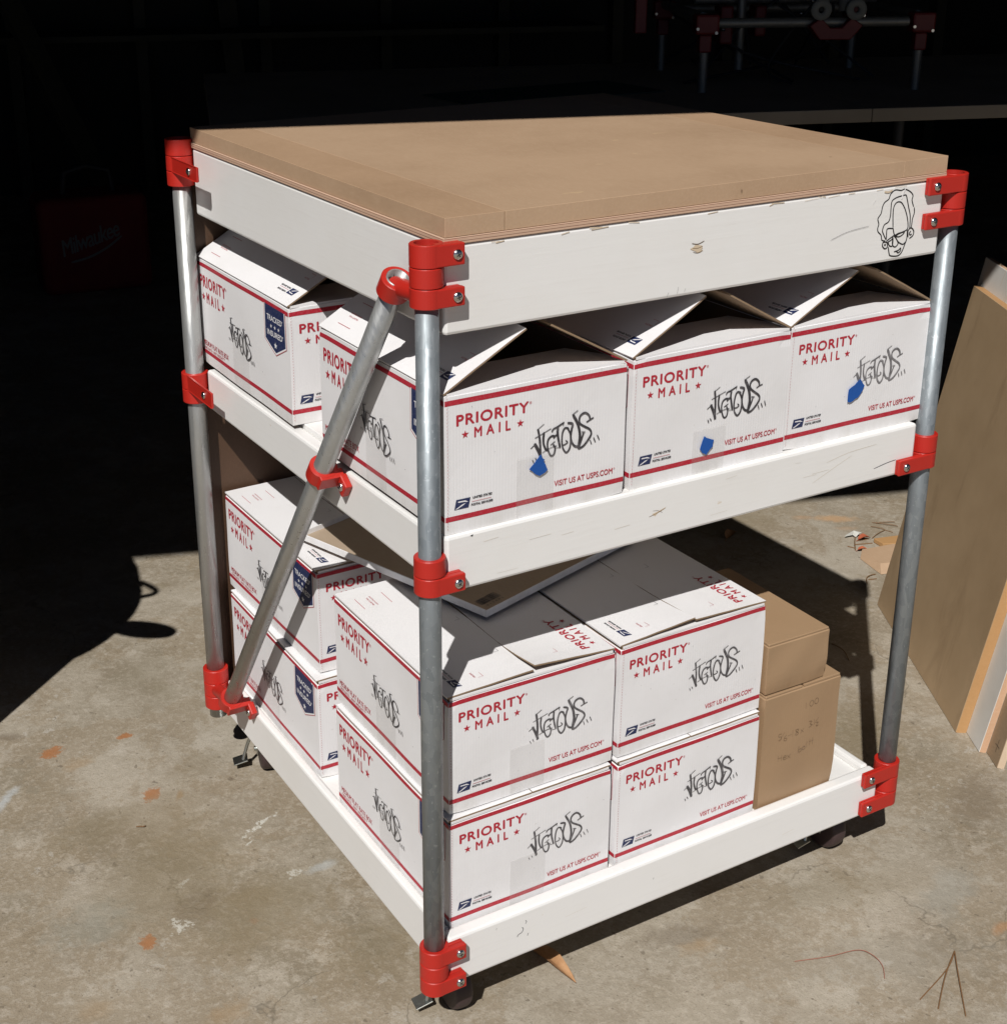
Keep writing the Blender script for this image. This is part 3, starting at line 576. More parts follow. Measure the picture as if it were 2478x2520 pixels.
def stamp(F, x0, y0, sx, sy, mt, r):
    a = radians(r.uniform(-2.2,2.2)); ca, sa = cos(a), sin(a); dx, dy = r.uniform(-.0022,.0022), r.uniform(-.0022,.0016); g_ = r.uniform(.90,1.08)
    for wd, pts in VIC:
        P2 = []
        for px, py in pts:
            u, v = (px-.165)*sx, (py-.082)*sy; P2.append((x0+.044+dx+u*ca-v*sa+r.uniform(-.0002,.0002), y0+.029+dy+u*sa+v*ca+r.uniform(-.0002,.0002)))
        F.stroke(P2, wd*min(sx,sy)*1.95*g_*r.uniform(.88,1.1), mt)
def bands(F, wd):
    n = 14
    for y0, y1 in ((.918*BH,.955*BH),(.094*BH,.131*BH)):
        xs = [.0004+(wd-.0008)*i/n for i in range(n+1)]
        F.mb.add([F.P(x,y0) for x in xs]+[F.P(x,y1) for x in xs], [(i,i+1,n+2+i,n+1+i) for i in range(n)], RED)
def specks(F, wd, seed):
    r = random.Random(seed)
    for i in range(7):
        x, y, s = r.uniform(.1,.95)*wd, r.uniform(.15,.9)*BH, r.uniform(.0003,.0009); F.poly([(x,y),(x+s*1.5,y+s*.6),(x+s*.6,y+s)], GREYTXT)
def wall_prints(q, stampm, seed):
    F = Face(q, (0,0,0), (1,0,0), (0,0,1)); bands(F, BW)
    priority(F, .062*BW, .768*BH, .0845, .0113); usps_block(F, .047*BW, .174*BH)
    F.text('VISIT US AT USPS.COM', .594*BW, .178*BH, .0745, .0062, RED, .018); F.text('\u00ae', .934*BW, .205*BH, .0022, .0022, RED)
    rs = random.Random(seed*7+1); stamp(F, .121, .053, 1, 1, stampm, rs); specks(F, BW, seed)
    G = Face(q, (0,BD,0), (0,-1,0), (0,0,1)); bands(G, BD)
    priority(G, .037*BD, .738*BH, .300*BD, .0155); G.text('MEDIUM FLAT RATE BOX', .034*BD, .178*BH, .30*BD, .0072, RED, .006)
    G.text('ONE RATE \u2022 ANY WEIGHT\u2122', .036*BD, .140*BH, .25*BD, .0042, RED, 0)
    sh = lambda e: [(.770*BD-e,.925*BH),(.770*BD-e,.632*BH-e*.6),(.866*BD,.541*BH-e*1.3),(.962*BD+e,.632*BH-e*.6),(.962*BD+e,.925*BH)]
    G.poly(sh(.0028), RED); G.poly(sh(.0020), WHITE); G.poly(sh(0), NAVY)
    G.text('TRACKED\u2019', .790*BD, .800*BH, .152*BD, .0070, WHITE, .02); G.text('INSURED\u2019', .790*BD, .672*BH, .152*BD, .0070, WHITE, .02)
    for i in (-1,0,1): G.star(.866*BD+i*.0105, .756*BH, .0030, WHITE)
    G.star(.866*BD, .605*BH, .0046, WHITE)
    # the same stamp on the long side, upright and narrower, not following the front's slant
    gx, gy, gw = rs.uniform(-.002,.002), rs.uniform(-.0015,.002), rs.uniform(.9,1.08)
    for wd, pts in VIC:
        G.stroke([(gx+.418*BD+(px-.1213)*.95, .30*BH+gy+((py-.0530)*1.0-(px-.1213)*.27)*.92+.003) for px, py in pts], wd*1.75*gw, STAMP)
    G.poly([(.72*BD,.30*BH),(.722*BD,.305*BH),(.725*BD,.298*BH)], GREYTXT)
    K = Face(q, (BW,0,0), (0,1,0), (0,0,1)); bands(K, BD)
    K2 = Face(q, (BW,BD,0), (-1,0,0), (0,0,1)); bands(K2, BW)
    # perforated seam along the near vertical corner
    for i in range(40): F.rect(.0022, .006+i*.0036, .0026, .0078+i*.0036, RED)
def major_flap(left, ang, name, root, z=.1484, lift=0.0, curl=0.0, seed=0, tip=0.0):
    """hinged on the long top edge; printed white outside, brown inside; bows a little like real cardboard"""
    q = MB(); L = BW/2-.0006; th = .0020; r = random.Random(seed)
    M = (Matrix.Translation((0,0,z)) @ Matrix.Rotation(-ang,4,'Y')) if left else (Matrix.Translation((BW,0,z)) @ Matrix.Rotation(ang,4,'Y') @ Matrix(((-1,0,0,0),(0,1,0,0),(0,0,1,0),(0,0,0,1))))
    y0, y1 = .0012, BD-.0012; nx, ny = 6, 14
    lo = [(L*i/nx + (r.uniform(-.0004,.0003) if i == nx else 0), y0+(y1-y0)*j/ny + (r.uniform(-.0003,.0003) if j in (0,ny) else 0), 0) for j in range(ny+1) for i in range(nx+1)]
    hi = [(x,y,th) for x,y,_ in lo]; n = len(lo); I = lambda i, j: j*(nx+1)+i
    T = [(n+I(i,j),n+I(i+1,j),n+I(i+1,j+1),n+I(i,j+1)) for j in range(ny) for i in range(nx)]
    U = [(I(i,j),I(i,j+1),I(i+1,j+1),I(i+1,j)) for j in range(ny) for i in range(nx)]
    E1 = [(I(i,0),I(i+1,0),n+I(i+1,0),n+I(i,0)) for i in range(nx)] + [(I(i,ny),n+I(i,ny),n+I(i+1,ny),I(i+1,ny)) for i in range(nx)] + [(I(nx,j),I(nx,j+1),n+I(nx,j+1),n+I(nx,j)) for j in range(ny)]
    E2 = [(I(0,j),n+I(0,j),n+I(0,j+1),I(0,j+1)) for j in range(ny)]
    rv = lambda fs: fs if left else [f[::-1] for f in fs]
    W3 = [M @ Vector(v) for v in lo+hi]
    q.add(W3, rv(T)+rv(E2), WHITE); q.add(W3, rv(U)+rv(E1), BROWN)
    uo = M @ Vector((0,0,th)); ux = (M.to_3x3() @ Vector((1,0,0))).normalized(); up = (M.to_3x3() @ Vector((0,0,1))).normalized()
    if left:
        # red guide lines and address corner; eagle block at the near end, read from the other side
        FL = Face(q, uo, (0,1,0), -ux, .0004); FL.n = up
        usps_block(FL, .014, -.026, .95)
        FL.rect(.232,-.0150,.262,-.0144, RED); FL.rect(.232,-.052,.262,-.0514, RED); FL.text('PRIORITY MAIL', .236,-.030,.022,.0022, RED); FL.text('POSTAGE REQUIRED', .235,-.035,.025,.0022, RED)
        FL.stroke([(.020,-.050),(.020,-.056),(.030,-.056)], .0005, RED, False); FL.text('FROM:', .022,-.048,.0115,.0024, RED, 0, 1, 0, .2)
        FL.stroke([(.150,-.094),(.150,-.100),(.158,-.100)], .0005, GREYTXT, False); FL.stroke([(.060,-.094),(.060,-.100),(.068,-.100)], .0005, GREYTXT, False)
    else:
        FR = Face(q, uo, (0,1,0), ux, .0004); FR.n = up
        priority(FR, .014, .0265, .082, .0105); FR.stroke([(.022,.072),(.022,.066),(.032,.066)], .0005, RED, False); FR.stroke([(.150,.072),(.150,.066),(.160,.066)], .0005, GREYTXT, False)
    Mi = M.inverted(); ph = r.uniform(0,6)
    def bow(v):
        p = Mi @ Vector(v); s = max(0,min(1,p.x/L))
        p.z += lift*s*max(0,1-p.y/.11)**2 + curl*s*s + tip*s*max(0,(p.y-.19)/.1)**2 + .0007*s*sin(p.y*34+ph)
        return tuple(M @ p)
    q.v = [bow(v) for v in q.v]
    return q.build(name, root, False)
def minor_flap(front, ang, L, root, z=.1452):
    q = MB(); th = .0028
    M = (Matrix.Translation((0,0,z)) @ Matrix.Rotation(ang,4,'X')) if front else (Matrix.Translation((0,BD,z)) @ Matrix.Rotation(-ang,4,'X') @ Matrix(((1,0,0,0),(0,-1,0,0),(0,0,1,0),(0,0,0,1))))
    c = .012; e = .0030
    pl = [(e,.0006),(BW-e,.0006),(BW-e-.002,L*.45),(BW-c-.012,L),(c+.03,L),(e+.002,L*.6)]
    n = len(pl); vs = [(x,y,0) for x,y in pl]+[(x,y,th) for x,y in pl]; vs = [M @ Vector(v) for v in vs]
    T = [tuple(range(n,2*n))]; U = [tuple(range(n))[::-1]]; E = [(i,(i+1)%n,n+(i+1)%n,n+i) for i in range(n)]
    rv = (lambda f: f) if front else (lambda fs: [f[::-1] for f in fs])
    q.add(vs, rv(T)+rv(E[:1]), WHITE); q.add(vs, rv(U)+rv(E[1:]), BROWN)
    return q.build('end_flap', root, False)
def tape_part(root, face, pts, h=.0009, seed=0, top=.15):
    q = MB(); F = Face(q, (0,0,0), (1,0,0), (0,0,1), h) if face == 'front' else Face(q, (0,BD,0), (0,-1,0), (0,0,1), h)
    F.poly(pts, TAPE); wear(q, seed, top); return q.build('packing_tape', root, False)
def blue_part(root, pts, seed):
    q = MB(); F = Face(q, (0,0,0), (1,0,0), (0,0,1), .0026)
    r = random.Random(len(pts)); P2 = []
    for i in range(len(pts)):
        a = Vector(pts[i]); b = Vector(pts[(i+1)%len(pts)]); P2 += [a, a.lerp(b,.36)+Vector((r.uniform(-.0007,.0007),r.uniform(-.0007,.0007))), a.lerp(b,.7)+Vector((r.uniform(-.0007,.0007),r.uniform(-.0007,.0007)))]
    P2 = [tuple(p) for p in P2]; n = len(P2)
    F.poly(P2, BLUE); F.h = .0021; lo = [F.P(*p) for p in P2]; F.h = .0026; hi = [F.P(*p) for p in P2]
    q.add(lo+hi, [(i,(i+1)%n,n+(i+1)%n,n+i) for i in range(n)], BLUE)
    wear(q, seed, .150); q.v = [(x, y-(.0012*max(0,(z-.055)/.02)**2 if z > .055 else 0), z) for x,y,z in q.v]
    return q.build('blue_tape', root, False)
def panel(q, o, u, v, mt, nx=12, ny=8):
    o, u, v = Vector(o), Vector(u), Vector(v)
    q.add([o+u*(i/nx)+v*(j/ny) for j in range(ny+1) for i in range(nx+1)], [(j*(nx+1)+i, j*(nx+1)+i+1, (j+1)*(nx+1)+i+1, (j+1)*(nx+1)+i) for j in range(ny) for i in range(nx)], mt)
def wear(q, seed, top):
    """bowed panels, a slightly wavy top edge and knocked corners, different on every box"""
    r = random.Random(seed*13+5); bf, bl = r.uniform(-.0010,.0022), r.uniform(-.0008,.0020); ph = [r.uniform(0,6) for _ in range(4)]
    cr = [(x, y, z, r.uniform(.0,.0030) if r.random() < .75 else 0) for x in (0,BW) for y in (0,BD) for z in (0,top)]
    out = []
    for (x,y,z) in q.v:
        a, c, e = max(0,min(1,x/BW)), max(0,min(1,y/BD)), max(0,min(1,z/top))
        sf = sin(pi*a)*(sin(pi*e)*.8+.2*e); sl_ = sin(pi*c)*(sin(pi*e)*.8+.2*e)
        dx = dy = dz = 0
        if y < .0045: dy = -bf*sf - .0004*sin(a*9+ph[0])*sin(e*7+ph[1])
        if x < .0045: dx = -bl*sl_ - .0004*sin(c*11+ph[2])*sin(e*6+ph[3])
        if x > BW-.0045: dx = .0008*sl_
        if z > top-.004: dz = -.0008*abs(sin(a*4+ph[1])*sin(c*5+ph[2]))*(1 if min(y,x,BW-x) < .004 else 0)
        for (cx_,cy_,cz_,am) in cr:
            d2 = ((x-cx_)**2+(y-cy_)**2+(z-cz_)**2)/.012**2
            if d2 < 4:
                k_ = am*math.exp(-d2*1.4); dx += k_*(.5 if cx_ == 0 else -.5); dy += k_*(.5 if cy_ == 0 else -.5); dz += k_*(.7 if cz_ == 0 else -.7)
        out.append((x+dx,y+dy,z+dz))
    q.v = out
def body_open(stampm, seed):
    q = MB(); t = .0032; zt = .1500; e = .0012
    q.box((t,t,.0010),(BW-t,BD-t,.0040), BROWN)
    panel(q, (0,0,0), (BW,0,0), (0,0,zt-e), WHITE); panel(q, (0,BD,0), (0,-BD,0), (0,0,zt-e), WHITE); panel(q, (BW,0,0), (0,BD,0), (0,0,zt-e), WHITE); panel(q, (BW,BD,0), (-BW,0,0), (0,0,zt-e), WHITE)
    panel(q, (0,0,zt-e), (BW,0,0), (0,t,e), WHITE, 12, 1); panel(q, (0,BD,zt-e), (0,-BD,0), (t,0,e), WHITE, 12, 1); panel(q, (BW,0,zt-e), (0,BD,0), (-t,0,e), WHITE, 12, 1); panel(q, (BW,BD,zt-e), (-BW,0,0), (0,-t,e), WHITE, 12, 1)
    panel(q, (BW,t,0), (-BW,0,0), (0,0,zt), BROWN); panel(q, (t,0,0), (0,BD,0), (0,0,zt), BROWN); panel(q, (BW-t,BD,0), (0,-BD,0), (0,0,zt), BROWN); panel(q, (0,BD-t,0), (BW,0,0), (0,0,zt), BROWN)
    wall_prints(q, stampm, seed); wear(q, seed, zt); return q
def body_closed(stampm, seed):
    q = MB(); zt = .1450; e = .0016
    panel(q, (0,0,0), (BW,0,0), (0,0,zt-e), WHITE); panel(q, (0,BD,0), (0,-BD,0), (0,0,zt-e), WHITE); panel(q, (BW,0,0), (0,BD,0), (0,0,zt-e), WHITE); panel(q, (BW,BD,0), (-BW,0,0), (0,0,zt-e), WHITE)
    panel(q, (0,0,zt-e), (BW,0,0), (0,e,e), WHITE, 12, 1); panel(q, (0,BD,zt-e), (0,-BD,0), (e,0,e), WHITE, 12, 1); panel(q, (BW,0,zt-e), (0,BD,0), (-e,0,e), WHITE, 12, 1); panel(q, (BW,BD,zt-e), (-BW,0,0), (0,-e,e), WHITE, 12, 1)
    panel(q, (e,e,zt), (BW-2*e,0,0), (0,BD-2*e,0), BROWN, 4, 4); panel(q, (0,BD,.0), (BW,0,0), (0,-BD,0), WHITE, 4, 4)
    wall_prints(q, stampm, seed); wear(q, seed, zt); return q
GRP_O, GRP_C = 'white postal boxes with open tops on the middle shelf', 'closed white postal boxes stacked on the lower shelf'
def mailing_box(opened, loc, rz, label, seed, stampm=STAMP, tape=1.0, lift=(0,0), tip=0.0):
    r = thing('mailing_box', label, 'shipping box', loc, radians(rz), GRP_O if opened else GRP_C); rr = random.Random(seed+100)
    (body_open if opened else body_closed)(stampm, seed).build('carton', r, False)
    if opened:
        major_flap(True, radians(29.5+rr.uniform(-.8,.8)), 'side_flap', r, .1500, curl=rr.uniform(-.002,.002), seed=seed); major_flap(False, radians(28.6+rr.uniform(-.8,.8)), 'side_flap', r, .1500, curl=rr.uniform(-.003,.002), seed=seed+1)
        minor_flap(True, radians(rr.uniform(-4,-1)), .082, r, .1485); minor_flap(False, radians(4), .082, r, .1485)
    else:
        minor_flap(True, 0, .085, r); minor_flap(False, 0, .085, r)
        major_flap(True, radians(.5), 'side_flap', r, lift=lift[0], seed=seed, tip=tip); major_flap(False, radians(.5), 'side_flap', r, lift=lift[1], seed=seed+1)
    if tape:
        j_ = lambda: rr.uniform(-.004,.004); x0 = .373*BW+j_(); w0 = .047+j_()*.5; h0 = .070*tape+j_(); x1 = .408*BD+j_(); w1 = .049+j_()*.5; h1 = .074+j_()
        def strip(x, w_, hh): return [(x,.003),(x+w_,.003),(x+w_+.0006,hh*.5),(x+w_,hh)]+[(x+w_*(1-i/9),hh+rr.uniform(-.0011,.0011)) for i in range(1,9)]+[(x,hh),(x-.0005,hh*.5)]
        tp = .150 if opened else .145; tape_part(r, 'front', strip(x0,w0,h0), .0020, seed, tp); tape_part(r, 'left', strip(x1,w1,h1), .0020, seed, tp)
    return r
MZ = .5626
A_ = mailing_box(True, (.0020,.0050,MZ), 0, 'open white postal box at the near corner, blue tape touching its black stamp', 11)
B_ = mailing_box(True, (.2345,.0075,MZ), .3, 'open white postal box, middle of three, its blue tape clear of the stamp', 12, tape=.8)
H_ = mailing_box(True, (.0035,.3850,MZ), -.4, 'open white postal box at the far left of the middle shelf, without blue tape', 13)
C_ = mailing_box(True, (.4590,.0110,MZ), -.3, 'open white postal box beside the right pipe leg, its stamp faded grey behind blue tape', 14, STAMPF, 0)
sc = lambda P: [(a*BW, b*BH) for a, b in P]
blue_part(A_, sc([(.445,.354),(.487,.416),(.508,.446),(.530,.404),(.527,.385),(.549,.323),(.504,.289)]), 11)
blue_part(B_, sc([(.453,.295),(.483,.269),(.516,.250),(.511,.200),(.469,.143),(.444,.166),(.428,.198)]), 12)
blue_part(C_, sc([(.500,.472),(.540,.407),(.523,.359),(.501,.319),(.453,.292),(.428,.296),(.427,.401),(.466,.431)]), 14)
LZ = .0550; UZ = LZ+BH+.0008
D_ = mailing_box(False, (.0125,.0200,LZ), 0, 'closed white postal box under another, at the near corner of the lower shelf', 21, STAMP2)
E_ = mailing_box(False, (.2440,.0200,LZ), .4, 'closed white postal box against the tall brown carton, under another postal box', 22, STAMP2, 0)
F_ = mailing_box(False, (.0165,.0275,UZ), -.5, 'closed white postal box topmost of the stack behind the near pipe leg', 23, STAMP2, .9, (.0035,.0075))
G_ = mailing_box(False, (.2470,.0262,UZ), .5, 'closed white postal box topmost of the stack beside the brown cartons', 24, STAMP2, 0, (.0060,.0030))
J_ = mailing_box(False, (.0155,.3740,LZ), -.6, 'closed white postal box at the bottom of the stack by the sloping pipe foot', 25)
I_ = mailing_box(False, (.0270,.3880,UZ), .5, 'closed white postal box topmost of the far left stack, behind the sloping pipe', 26)
K_ = mailing_box(False, (.2560,.3900,LZ), .2, 'closed white postal box in the dark rear of the lower shelf, under another box', 27)
K2 = mailing_box(False, (.2580,.3880,UZ), -.2, 'closed white postal box in the dark rear of the lower shelf, beneath the flat tray', 28)
H_.scale = (1,1.09,1); I_.scale = (1,1.07,1); J_.scale = (1,1.07,1)
# shallow cardboard tray lying across the lower boxes
ty = math.atan2(.294,.956); tz = UZ+.1590
t = thing('cardboard_tray', 'shallow cardboard tray with grey white rim lying on the lower boxes, brown inside', 'cardboard tray', (.141,.152,tz), ty)
q = MB(); W_, D2, hh, tt = .30, .335, .0095, .0015
q.box((tt,tt,0),(W_-tt,D2-tt,.002), TRAYIN)
for a, b in (((0,0,0),(W_,tt,hh)),((0,D2-tt,0),(W_,D2,hh)),((0,tt+.0003,0),(tt,D2-tt-.0003,hh)),((W_-tt,tt+.0003,0),(W_,D2-tt-.0003,hh))): q.box(a, b, WHITE, .0006)
F = Face(q, (0,0,.002), (1,0,0), (0,1,0), .0004)
for i in range(22): F.rect(.018+i*.0016, .022, .018+i*.0016+.0009*(.5+random.random()*.7), .036, GREYTXT)
F.text('0 1 3 4 8 2', .02,.016,.03,.003, GREYTXT)
q.build('tray_base', t, False)

# brown cartons
def kraft(name, label, x0, y0, z0, w_, d_, h_, writing=None):
    t = thing(name, label, 'carton', (x0,y0,z0), radians(-1.0)); q = MB(); e = .0015; hh = h_-.0062; r = random.Random(int(h_*1000))
    def soften(q):
        out = []
        for (x,y,z) in q.v:
            a, c, g_ = max(0,min(1,x/w_)), max(0,min(1,y/d_)), max(0,min(1,z/hh)); dx = dy = dz = 0
            if y < .004: dy = -.0022*sin(pi*a)*sin(pi*g_)*(1.3-g_) - .0007*sin(a*8)*sin(g_*6)
            if x > w_-.004: dx = .0012*sin(pi*c)*sin(pi*g_)
            k_ = math.exp(-((x-w_)**2+y*y+z*z)/.018**2)*.006; dx -= k_*.4; dy += k_*.3; dz += k_*.25 if z > .001 else 0
            out.append((x+dx,y+dy,z+dz))
        q.v = out
    panel(q, (0,0,0), (w_,0,0), (0,0,hh-e), KRAFT); panel(q, (0,d_,0), (0,-d_,0), (0,0,hh-e), KRAFT); panel(q, (w_,0,0), (0,d_,0), (0,0,hh-e), KRAFT); panel(q, (w_,d_,0), (-w_,0,0), (0,0,hh-e), KRAFT)
    panel(q, (0,0,hh-e), (w_,0,0), (0,e,e), KRAFT, 12, 1); panel(q, (0,d_,hh-e), (0,-d_,0), (e,0,e), KRAFT, 12, 1); panel(q, (w_,0,hh-e), (0,d_,0), (-e,0,e), KRAFT, 12, 1); panel(q, (w_,d_,hh-e), (-w_,0,0), (0,-e,e), KRAFT, 12, 1)
    panel(q, (e,e,hh), (w_-2*e,0,0), (0,d_-2*e,0), KRAFT, 3, 3); panel(q, (0,d_,0), (w_,0,0), (0,-d_,0), KRAFT, 3, 3)
    if writing: writing(Face(q, (0,0,0), (1,0,0), (0,0,1)))
    soften(q); q.build('carton', t, False)
    for i, (a, b) in enumerate(((0.0,w_/2-.0008),(w_/2+.0008,w_)) if h_ > .1 else ((0,w_),)):
        q = MB(); q.box((a+.0008,.0008,h_-.0060),(b-.0008,d_-.0008,h_-.0030 + .0006*i), KRAFT, .0008); q.build('top_flap', t, False)
    return t
def bolts(F):
    s = .0085
    def line(strs, x, y, sc_=1.0):
        for st in strs: F.stroke([(x+a*s*sc_, y+b*s*sc_) for a, b in st], .0006, PENCIL, len(st) > 2)
    zero = [(.5,1),(.1,.8),(.05,.3),(.4,0),(.75,.3),(.75,.75),(.5,1)]
    line([[(0,1),(0,0)]], .068, .134); line([zero], .074, .135); line([zero], .0825, .136)
    y = .098
    line([[(.6,1),(.05,1),(.05,.55),(.5,.55),(.5,.1),(.0,0)],[(.2,-.2),(1.1,1.1)]], .026, y+.001); line([[(.5,.9),(.1,.5),(.1,.05),(.5,0),(.6,.35),(.15,.4)]], .0345, y-.002)
    line([[(0,.45),(.7,.5)]], .041, y); line([[(0,1),(0,0)]], .049, y+.001); line([[(.5,.5),(.1,.8),(.4,1),(.7,.8),(.1,.2),(.4,0),(.7,.25),(.3,.55)]], .0525, y+.001)
    line([[(0,.6),(.6,0)],[(.6,.65),(0,.0)]], .062, y+.002); line([[(.1,1),(.6,.9),(.3,.55),(.7,.3),(.1,0)]], .0745, y+.006, 1.1)
    line([[(0,1),(0,.4)],[(-.1,0),(.9,1.1)],[(.5,.3),(.9,.25),(.5,-.3),(1,-.25)]], .084, y+.007)
    y = .068
    line([[(0,1),(0,0)],[(.65,1),(.65,0)],[(0,.5),(.65,.55)]], .027, y); line([[(.05,.35),(.6,.4),(.4,.7),(.05,.4),(.2,0),(.7,.1)]], .035, y); line([[(0,.6),(.6,0)],[(.6,.65),(0,.0)]], .042, y)
    line([[(0,1),(0,0),(.5,.05),(.5,.45),(.05,.4)]], .061, y+.004); line([[(.4,.6),(.1,.4),(.15,.05),(.55,.05),(.6,.45),(.4,.6)]], .0665, y+.005)
    line([[(0,1),(0,0)]], .0745, y+.007); line([[(0,1.1),(.05,.0)],[(.6,1.1),(.6,0)],[(-.1,.6),(.8,.65)]], .0790, y+.009)
kraft('brown_carton', 'tall brown carton with pencilled writing beside the white postal boxes', .4730,.0205,LZ, .126,.150,.172, bolts)
kraft('brown_carton', 'small brown carton lying on top of the tall pencilled carton', .4735,.0225,LZ+.1715, .100,.200,.074)

# ================================================================ leaning boards on the right
P0 = Vector((1.256,.561,GZ)); dv = Vector((-.497,-.868,0)).normalized(); na = Vector((-dv.y,dv.x,0)); L_ = radians(10); ev = na*sin(L_)+Vector((0,0,cos(L_))); nb = -(dv.cross(ev)) if (dv.cross(ev)).x < 0 else dv.cross(ev)
BM = lambda off: Matrix(((dv.x,ev.x,nb.x,P0.x),(dv.y,ev.y,nb.y,P0.y),(dv.z,ev.z,nb.z,P0.z+off),(0,0,0,1)))
def sheet(name, label, x0, x1, h, n0, n1, mface, medge, extra=None, cat='board'):
    q = MB(); A = BM(n0*sin(L_)+.0006)
    q.box((x0,0,n0),(x1,h,n1), mface, .0006, A, 1)
    if extra: extra(q, A)
    o = q.build(name); o.data.materials.append(medge); k_ = len(o.data.materials)-1
    for p in o.data.polygons:
        if abs(p.normal.dot(nb)) < .5 and o.data.materials[p.material_index] == mface: p.material_index = k_
    return tag(o, label, cat, 'boards leaning on the right')
sheet('fibreboard_sheet', 'brown fibreboard sheet leaning foremost, with an orange cut edge', 0, .447, .63, 0, .0175, MAPLE, OAK)
def torn(q, A):
    r = random.Random(4)
    for i in range(14):
        x = .03+i*.021; q.add([A @ Vector(p) for p in ((x,.672,.0188),(x+.016,.672,.0188),(x+.006,.672+r.uniform(.004,.018),.0205))], [(0,1,2)], RAW)
    Fc = Face(q, A @ Vector((0,0,.0180)), dv, ev); Fc.n = -nb; Fc.h = .0003
    for i in range(7): x = .045+r.random()*.10; y = .60+r.random()*.05; Fc.stroke([(x,y),(x+r.uniform(-.004,.004),y+.012+r.random()*.02)], .0016, RAW, False)
sheet('white_faced_panel', 'white faced panel with a splintered top edge, leaning behind the fibreboard sheet', -.028, .504, .675, .0180, .0295, MELA, m_mdf('plywood_cut_edge', (.60,.38,.24), (.50,.29,.17), (.68,.50,.36)), torn)
def plus(q, A):
    Fc = Face(q, A @ Vector((0,0,.0300)), dv, ev); Fc.n = -nb; Fc.h = .0003
    for y in (.028,.093,.160): Fc.stroke([(.522,y),(.536,y)], .0013, MARK, False); Fc.stroke([(.529,y-.011),(.529,y+.011)], .0013, MARK, False)
sheet('plywood_panel', 'plywood panel marked with black plus signs, leaning at the back of the boards', .10, .548, .60, .0300, .0420, m_mdf('raw_plywood_face', (.36,.26,.165), (.30,.21,.13), (.42,.31,.2)), m_mdf('pale_ply_edge', (.66,.52,.38), (.58,.42,.28), (.7,.6,.45)), plus)
t = thing('tool_cabinet', 'dark metal tool cabinet behind the leaning boards', 'cabinet', tuple(P0 + na*.152 + dv*.04), math.atan2(dv.y,dv.x))
q = MB(); q.box((0,0,.03),(.52,.42,.86), DGREY, .006); q.build('cabinet_body', t, False)
for i in range(3):
    q = MB(); q.box((.53-.52+.005,-.0,.0),(.03,.03,.029), DGREY); 
q = MB(); q.box((.02,.02,.0),(.50,.40,.0295), DGREY); q.build('plinth', t, False)
for i in range(3):
    q = MB(); q.box((.521,.02,.06+i*.26),(.531,.40,.30+i*.26), DGREY, .002); dr = q.build('drawer', t, False)
    q = MB(); q.box((.5315,.12,.24+i*.26),(.540,.30,.252+i*.26), ZINC, .002); q.build('handle', dr, False)

# ================================================================ debris on the concrete
def scrap(label, poly, z1, z0=GZ+.0008):
    q = MB(); q.prism(poly, z0, z1, KRAFT if 'card' in label else OAK, None, .001); return tag(q.build('wood_offcut'), label, 'offcut', 'offcuts by the leaning boards')
q = MB()
bv = [(1.374,.723,GZ+.001),(1.357,.650,GZ+.001),(1.430,.625,GZ+.001),(1.455,.715,GZ+.001),(1.385,.731,GZ+.016),(1.372,.668,GZ+.014),(1.435,.640,GZ+.017),(1.455,.712,GZ+.020)]
q.add(bv, [(0,3,2,1),(4,5,6,7),(0,1,5,4),(1,2,6,5),(2,3,7,6),(3,0,4,7)], MDF); tag(q.build('wood_offcut'), 'tan wedge shaped offcut lying by the foot of the brown sheet', 'offcut', 'offcuts by the leaning boards')
scrap('flat tan offcut lying behind the wedge shaped one', [(1.456,.768),(1.452,.738),(1.53,.70),(1.54,.745)], GZ+.010)
def leaf(name, label, p, yaw, ln, wd, m, curl=.35):
    q = MB(); n = 9; vs = []; 
    for i in range(n):
        s = i/(n-1); wv = wd*(sin(pi*min(1,s**.75))**.8)*(1-.15*s)*.5 + .0004; h = .004+curl*ln*(.5-abs(s-.5))*.35
        for j, a in enumerate((-1,-.5,0,.5,1)): vs.append((s*ln, a*wv, h + abs(a)*wv*.7 + random.uniform(0,.0006)))
    top_ = [(i*5+j,i*5+j+1,(i+1)*5+j+1,(i+1)*5+j) for i in range(n-1) for j in range(4)]
    k_ = len(vs); vs2 = vs+[(x,y,z-.0004) for x,y,z in vs]
    M = Matrix.Translation((p[0],p[1],GZ)) @ Matrix.Rotation(yaw,4,'Z')
    q.add([M @ Vector(v) for v in vs2], top_+[tuple(a+k_ for a in f)[::-1] for f in top_], m, True)
    q.tube([M @ Vector((0,0,.003)), M @ Vector((-ln*.12,.001,.001))], .0006, m, 5)
    return tag(q.build(name), label, 'leaf')
leaf('dry_leaf', 'narrow orange brown dry leaf half under the front of the cart', (.172,.092), math.atan2(-.082,.012), .084, .021, LEAF)
leaf('dry_leaf', 'curled red brown leaf in the debris beside the leaning boards', (1.432,.788), -.2, .030, .014, REDLEAF, .9)
leaf('dry_leaf', 'small dark red leaf touching the tan wedge offcut', (1.395,.752), -.5, .022, .010, REDLEAF, .8)
leaf('dry_leaf', 'pale tan leaf lying in the cart shadow behind the boxes', (1.20,.93), .4, .045, .022, LEAF, .6)
q = MB(); r = random.Random(9)
vs = [(1.430+.012*cos(a)+r.uniform(-.003,.003)+(.018 if i > 5 else 0), .808+.007*sin(a), GZ+.001+r.uniform(.001,.010)) for i, a in enumerate([k_*pi/6 for k_ in range(12)])]
q.add(vs+[(1.438,.808,GZ+.016)], [(i,(i+1)%12,12) for i in range(12)], PALE); tag(q.build('foil_scrap'), 'crumpled pale foil scrap beside the twigs', 'scrap')
